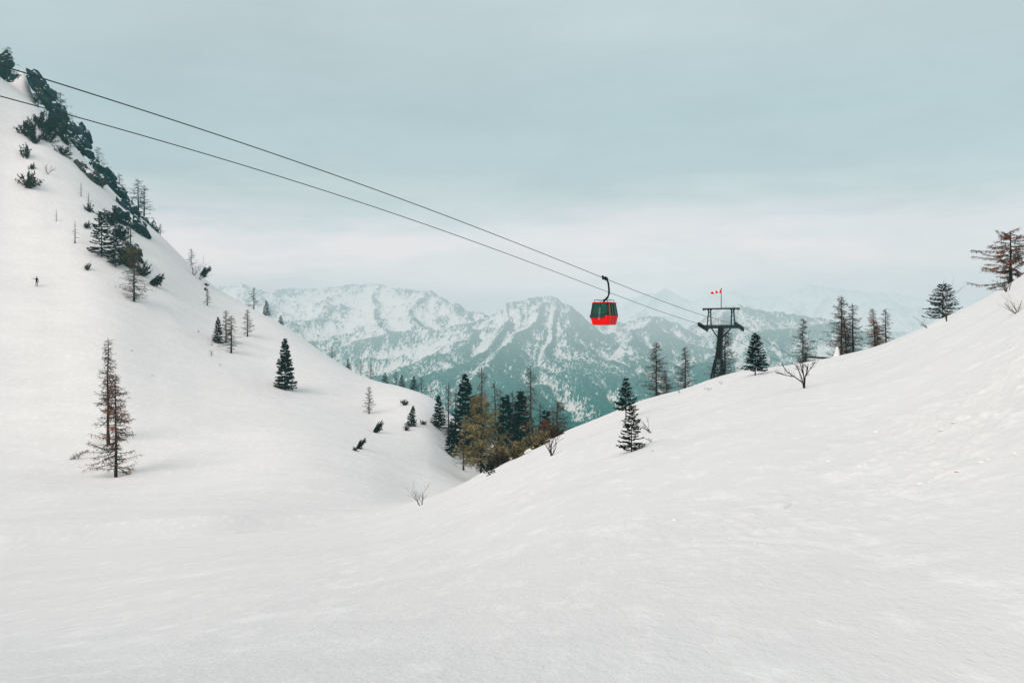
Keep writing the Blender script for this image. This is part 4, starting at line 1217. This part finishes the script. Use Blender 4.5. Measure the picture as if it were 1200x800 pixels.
a, b = sect(zbelt, WM[0], WM[1]), sect(zbelt - .16, WM[0], WM[1])
pn.bar((-WM[0] + .05, -WM[1] - .012, zbelt - .05), (WM[0] - .42, -WM[1] - .012, zbelt - .05), .05, .26)
pn.bar((-WM[0] - .012, -WM[1] + .15, zbelt - .02), (-WM[0] - .012, WM[1] - .15, zbelt - .02), .05, .16)
pn.build('belt_panel', M['black'], gon)
roof = MB().loft([sect(ztop - .01, WT[0] + .05, WT[1] + .05), sect(ztop + .045, WT[0] + .06, WT[1] + .06), sect(ztop + .085, WT[0] - .12, WT[1] - .12, .1)])
roof.build('roof', M['red'], gon)
rk = MB()
for sx in (-.62, .62):
    for sy in (-.66, .66): rk.bar((sx, sy, ztop + .08), (sx, sy, ztop + .27), .035)
    rk.bar((sx, -.66, ztop + .26), (sx, .66, ztop + .26), .03)
for sy in (-.66, .66): rk.bar((-.62, sy, ztop + .26), (.62, sy, ztop + .26), .03)
rk.build('roof_rack', M['steel'], gon)
dl = MB()                                               # sliding door seams and grab handle on the right side
xs = WM[0] * .96
for y0 in (-.30, .30):
    dl.bar((WB[0] + .015, y0 * .9, .08), (WM[0] + .012, y0, zbelt - .08), .03)
dl.build('door_seam', M['black'], gon)
sk = MB(); sk.bar((-.05, -1.05, .42), (.02, -.96, 1.5), .035); sk.bar((.06, -1.05, .42), (.10, -.96, 1.5), .035)
sk.build('ski_holder', M['galv'], gon)
hg = MB()
hp = [(-.02, 0, ztop + .12), (-.05, 0, ztop + .22), (.12, 0, ztop + .30), (.34, 0, ztop + .50), (.46, 0, ztop + .78), (.46, 0, ztop + 1.15), (.40, 0, ZT - .45), (.30, 0, ZT - .18), (.16, 0, ZT - .06)]
hg.tube(hp, [.12, .11, .10, .095, .09, .085, .085, .085, .085], 10)
hg.build('hanger', M['steel'], gon, True)
gr = MB()
s = slope
gr.bar((.10, -.42, ZT + .02 - .42 * s), (.10, .42, ZT + .02 + .42 * s), .16, .15)
gr.box((.06, -.18, ZT - .02 - .18 * s), (.24, .22, .26)); gr.box((.06, .36, ZT + .36 * s - .03), (.22, .2, .26))
grip = gr.build('grip', M['steel'], gon)
for q in (-.30, .30):
    c = Vector((.0, q, ZT + .10 + q * s)); MB().tube([c - Vector((.06, 0, 0)), c + Vector((.06, 0, 0))], [.10, .10], 12).build('grip_roller', M['rubber'], grip)


# ------------------------------------------------------------------ the walker on the left slope
def walker(u, v, hpx):
    y = hit(u, v); p = P3(u, v, y); x = p.x
    s = hpx / FPX * y / 1.75
    J = {'pel': (0, 0, .95), 'wst': (0, .0, 1.10), 'che': (.0, .03, 1.32), 'nck': (0, .05, 1.48), 'hd': (0, .08, 1.60), 'top': (0, .09, 1.72),
         'lh': (-.10, 0, .90), 'lk': (-.12, .10, .50), 'lf': (-.13, .00, .08), 'lt': (-.14, .16, .04),
         'rh': (.10, 0, .90), 'rk': (.11, .02, .50), 'rf': (.12, -.16, .09), 'rt': (.13, -.02, .05),
         'ls': (-.19, .03, 1.40), 'le': (-.44, .06, 1.38), 'lw': (-.68, .12, 1.42), 'rs': (.19, .03, 1.40), 're': (.27, .02, 1.12), 'rw': (.30, .16, .92)}
    Rr = {'pel': .15, 'wst': .135, 'che': .16, 'nck': .06, 'hd': .095, 'top': .08, 'lh': .095, 'lk': .062, 'lf': .05, 'lt': .042, 'rh': .095, 'rk': .062, 'rf': .05, 'rt': .042,
          'ls': .075, 'le': .05, 'lw': .036, 'rs': .075, 're': .05, 'rw': .036}
    E = [('pel', 'wst'), ('wst', 'che'), ('che', 'nck'), ('nck', 'hd'), ('hd', 'top'), ('pel', 'lh'), ('lh', 'lk'), ('lk', 'lf'), ('lf', 'lt'), ('pel', 'rh'), ('rh', 'rk'), ('rk', 'rf'), ('rf', 'rt'),
         ('che', 'ls'), ('ls', 'le'), ('le', 'lw'), ('che', 'rs'), ('rs', 're'), ('re', 'rw')]
    for side, wr, dd in (('l', 'lw', Vector((-1, .15, .05))), ('r', 'rw', Vector((.05, .3, -1)))):
        dd.normalize(); w = Vector(J[wr]); perp = Vector((0, 0, 1)) if side == 'l' else Vector((1, 0, 0))
        J[side + 'p'] = tuple(w + dd * .06); Rr[side + 'p'] = .034; E.append((wr, side + 'p'))
        for q, (off, ln) in enumerate(((-.03, .085), (-.01, .10), (.012, .095), (.032, .075))):
            b = w + dd * .09 + perp * off; m = b + dd * ln * .55; t = b + dd * ln + Vector((0, .02, 0))
            for nme, pt in (('a', b), ('b', m), ('c', t)):
                J['%sf%d%s' % (side, q, nme)] = tuple(pt); Rr['%sf%d%s' % (side, q, nme)] = .0095
            E += [(side + 'p', '%sf%da' % (side, q)), ('%sf%da' % (side, q), '%sf%db' % (side, q)), ('%sf%db' % (side, q), '%sf%dc' % (side, q))]
        b = w + dd * .04 - perp * .045 + Vector((0, .02, 0)); t = b + dd * .06 - perp * .03
        J[side + 'ta'] = tuple(b); J[side + 'tb'] = tuple(t); Rr[side + 'ta'] = .012; Rr[side + 'tb'] = .010
        E += [(side + 'p', side + 'ta'), (side + 'ta', side + 'tb')]
    names = list(J); idx = {n: i for i, n in enumerate(names)}
    me = bpy.data.meshes.new('person_body'); me.from_pydata([J[n] for n in names], [(idx[a], idx[b]) for a, b in E], []); me.update()
    tmp = bpy.data.objects.new('body', me); COL.objects.link(tmp)
    md = tmp.modifiers.new('s', 'SKIN'); tmp.modifiers.new('d', 'SUBSURF').levels = 1
    lay = me.skin_vertices[0].data
    for n in names:
        lay[idx[n]].radius = (Rr[n], Rr[n]); lay[idx[n]].use_root = (n == 'pel')
    bpy.context.view_layer.update()
    dg = bpy.context.evaluated_depsgraph_get()
    bm2 = bpy.data.meshes.new_from_object(tmp.evaluated_get(dg))
    bpy.data.objects.remove(tmp)
    root = empty('person', (x, y, gz(x, y)), R(20)); root.scale = (s, s, s)
    tag(root, 'person in black jacket walking up open snow with one arm stretched out left', 'person')
    for m_ in (M['jacket'], M['trousers'], M['skin']): bm2.materials.append(m_)
    for p_ in bm2.polygons:
        c = p_.center
        p_.material_index = 1 if c.z < .93 and abs(c.x) < .26 else (2 if (c.z > 1.50 and abs(c.x) < .14) or c.x < -.71 or (c.x > .25 and c.z < .90) else 0)
        p_.use_smooth = True
    b = bpy.data.objects.new('body', bm2); COL.objects.link(b); b.parent = root
    cap = MB(); cap.loft([[(r_ * math.cos(t), .085 + r_ * math.sin(t), z) for t in [2 * math.pi * q / 14 for q in range(14)]] for z, r_ in ((1.60, .105), (1.66, .115), (1.72, .10), (1.77, .06), (1.785, .01))])
    cap.build('cap', M['jacket'], root, True)
    fc = MB()
    fc.tri((-.015, .17, 1.615), (.015, .17, 1.615), (0, .20, 1.575)); fc.tri((-.02, .172, 1.572), (.02, .172, 1.572), (0, .205, 1.578))
    fc.build('nose', M['skin'], root)
    bk = MB(); bk.box((0, -.17, 1.25), (.30, .18, .46)); bk.build('backpack', M['jacket'], root)


walker(43, 336, 11.5)

# ------------------------------------------------------------------ ground sheet
ys = np.concatenate([np.exp(np.linspace(math.log(1.2), math.log(9), 110))[:-1], np.exp(np.linspace(math.log(9), math.log(60), 420))[:-1],
                     np.exp(np.linspace(math.log(60), math.log(330), 330))[:-1], np.exp(np.linspace(math.log(330), math.log(900), 60))])
aa = np.concatenate([np.linspace(-1.15, -.6, 60)[:-1], np.linspace(-.6, .6, 760)[:-1], np.linspace(.6, 1.15, 60)])
A_, Y_ = np.meshgrid(aa, ys)
Z_ = ground_z(A_ * Y_, Y_)
X_ = A_ * Y_
for wx_, wy_, wr_, wd_ in WELLS:                          # hollows and drifts added around the stems to deepen contact shade
    j0, j1 = np.searchsorted(ys, wy_ - 4 * wr_), np.searchsorted(ys, wy_ + 4 * wr_)
    i0, i1 = np.searchsorted(aa, (wx_ - 4 * wr_) / wy_ - .02), np.searchsorted(aa, (wx_ + 4 * wr_) / wy_ + .02)
    q_ = ((X_[j0:j1, i0:i1] - wx_) ** 2 + (Y_[j0:j1, i0:i1] - wy_) ** 2) / wr_ ** 2
    Z_[j0:j1, i0:i1] += wd_ * (-1.3 * np.exp(-q_) + .55 * np.exp(-q_ / 4.5))
tag(grid_object('snow_ground', A_ * Y_, Y_, Z_, M['snow']), kind='structure')


# ------------------------------------------------------------------ sky, sun, camera
SUN_EL, SUN_AZ = R(36), R(220)          # azimuth clockwise from +Y: high behind the camera, to the right
w = bpy.data.worlds.new('World'); scene.world = w; w.use_nodes = True
nt = w.node_tree; bg = nt.nodes['Background']; outw = nt.nodes['World Output']
sky = nt.nodes.new('ShaderNodeTexSky'); sky.sky_type = 'NISHITA'; sky.sun_disc = False
sky.sun_elevation = SUN_EL; sky.sun_rotation = SUN_AZ; sky.air_density = 1; sky.dust_density = 3
tc = nt.nodes.new('ShaderNodeTexCoord'); sp = nt.nodes.new('ShaderNodeSeparateXYZ')
nt.links.new(tc.outputs['Generated'], sp.inputs[0])
mp = nt.nodes.new('ShaderNodeMapping'); mp.inputs['Scale'].default_value = (1.0, 1.0, 7.0); nt.links.new(tc.outputs['Generated'], mp.inputs[0])
cn = nt.nodes.new('ShaderNodeTexNoise'); cn.inputs['Scale'].default_value = 3.2; cn.inputs['Detail'].default_value = 8; cn.inputs['Roughness'].default_value = .64
nt.links.new(mp.outputs[0], cn.inputs['Vector'])
cn.noise_dimensions = '3D'
wob = nd(nt, 'ShaderNodeMath', operation='MULTIPLY_ADD'); nt.links.new(cn.outputs['Fac'], wob.inputs[0]); wob.inputs[1].default_value = .105
nt.links.new(sp.outputs[2], wob.inputs[2])
ramp = nt.nodes.new('ShaderNodeValToRGB'); nt.links.new(wob.outputs[0], ramp.inputs[0])
stops = [(0.0, (.58, .68, .70)), (.06, (.60, .70, .725)), (.095, (.655, .735, .76)), (.125, (.725, .775, .79)), (.15, (.72, .775, .795)), (.175, (.62, .71, .735)),
         (.215, (.505, .64, .665)), (.27, (.475, .617, .648)), (.37, (.54, .65, .675)), (.60, (.57, .66, .68)), (1.0, (.60, .66, .67))]
el = ramp.color_ramp.elements
el[0].position = stops[0][0]; el[0].color = (*stops[0][1], 1); el[1].position = 1.0; el[1].color = (*stops[-1][1], 1)
for p_, c_ in stops[1:-1]:
    e_ = el.new(p_ + .015); e_.color = (*c_, 1)
cl = nt.nodes.new('ShaderNodeTexNoise'); cl.inputs['Scale'].default_value = 2.1; cl.inputs['Detail'].default_value = 9; cl.inputs['Roughness'].default_value = .68
mp2 = nt.nodes.new('ShaderNodeMapping'); mp2.inputs['Scale'].default_value = (1, 1, 3.0); mp2.inputs['Location'].default_value = (5.3, 1.1, 0)
nt.links.new(tc.outputs['Generated'], mp2.inputs[0]); nt.links.new(mp2.outputs[0], cl.inputs['Vector'])
cm = nt.nodes.new('ShaderNodeMapRange'); cm.inputs[1].default_value = .3; cm.inputs[2].default_value = .7; cm.inputs[3].default_value = .94; cm.inputs[4].default_value = 1.08
nt.links.new(cl.outputs['Fac'], cm.inputs[0])
mul = nd(nt, 'ShaderNodeVectorMath', operation='SCALE'); nt.links.new(ramp.outputs[0], mul.inputs[0]); nt.links.new(cm.outputs[0], mul.inputs['Scale'])
# cloud deck laid over the clear sky: 92 % cloud
bgs = nt.nodes.new('ShaderNodeBackground'); nt.links.new(sky.outputs[0], bgs.inputs[0]); bgs.inputs[1].default_value = .08
pn_ = nt.nodes.new('ShaderNodeTexNoise'); pn_.inputs['Scale'].default_value = 4.2; pn_.inputs['Detail'].default_value = 7; pn_.inputs['Roughness'].default_value = .6
mp3 = nt.nodes.new('ShaderNodeMapping'); mp3.inputs['Scale'].default_value = (1, 1, 4.5); mp3.inputs['Location'].default_value = (2.7, .4, .2)
nt.links.new(tc.outputs['Generated'], mp3.inputs[0]); nt.links.new(mp3.outputs[0], pn_.inputs['Vector'])
pm = nt.nodes.new('ShaderNodeMapRange'); pm.interpolation_type = 'SMOOTHSTEP'; pm.inputs[1].default_value = .43; pm.inputs[2].default_value = .62; pm.inputs[4].default_value = .95
nt.links.new(pn_.outputs['Fac'], pm.inputs[0])
bnd = nt.nodes.new('ShaderNodeValToRGB'); be = bnd.color_ramp.elements; be[0].position = .05; be[0].color = (0, 0, 0, 1); be[1].position = .15; be[1].color = (0, 0, 0, 1)
q1 = be.new(.085); q1.color = (1, 1, 1, 1); q2 = be.new(.105); q2.color = (1, 1, 1, 1)
nt.links.new(sp.outputs[2], bnd.inputs[0])
pk = nd(nt, 'ShaderNodeMath', operation='MULTIPLY'); nt.links.new(pm.outputs[0], pk.inputs[0]); nt.links.new(bnd.outputs[0], pk.inputs[1])
pc = nd(nt, 'ShaderNodeMix', data_type='RGBA'); nt.links.new(pk.outputs[0], pc.inputs[0]); nt.links.new(mul.outputs[0], pc.inputs[6]); pc.inputs[7].default_value = (.81, .81, .825, 1)
nt.links.new(pc.outputs[2], bg.inputs[0]); bg.inputs[1].default_value = 1.0
mxw = nt.nodes.new('ShaderNodeMixShader'); mxw.inputs[0].default_value = .95
nt.links.new(bgs.outputs[0], mxw.inputs[1]); nt.links.new(bg.outputs[0], mxw.inputs[2]); nt.links.new(mxw.outputs[0], outw.inputs[0])

sl = bpy.data.lights.new('sun', 'SUN'); sl.energy = 1.97; sl.angle = R(40); sl.color = (1.0, .855, .79)
so = bpy.data.objects.new('sun', sl); COL.objects.link(so)
sdir = Vector((math.sin(SUN_AZ) * math.cos(SUN_EL), math.cos(SUN_AZ) * math.cos(SUN_EL), math.sin(SUN_EL)))
so.rotation_euler = sdir.to_track_quat('Z', 'Y').to_euler(); so.location = sdir * 50

cam = bpy.data.cameras.new('camera'); cam.sensor_width = 36; cam.lens = 33; cam.clip_start = .1; cam.clip_end = 30000
co = bpy.data.objects.new('camera', cam); COL.objects.link(co); co.rotation_euler = (R(90), 0, 0)
scene.camera = co
scene.cycles.max_bounces = 6; scene.cycles.diffuse_bounces = 3
for m_ in bpy.data.materials: m_.cycles.emission_sampling = 'NONE'      # haze is not a lamp
scene.view_settings.view_transform = 'Standard'; scene.view_settings.look = 'None'; scene.view_settings.exposure = 0; scene.view_settings.gamma = 1
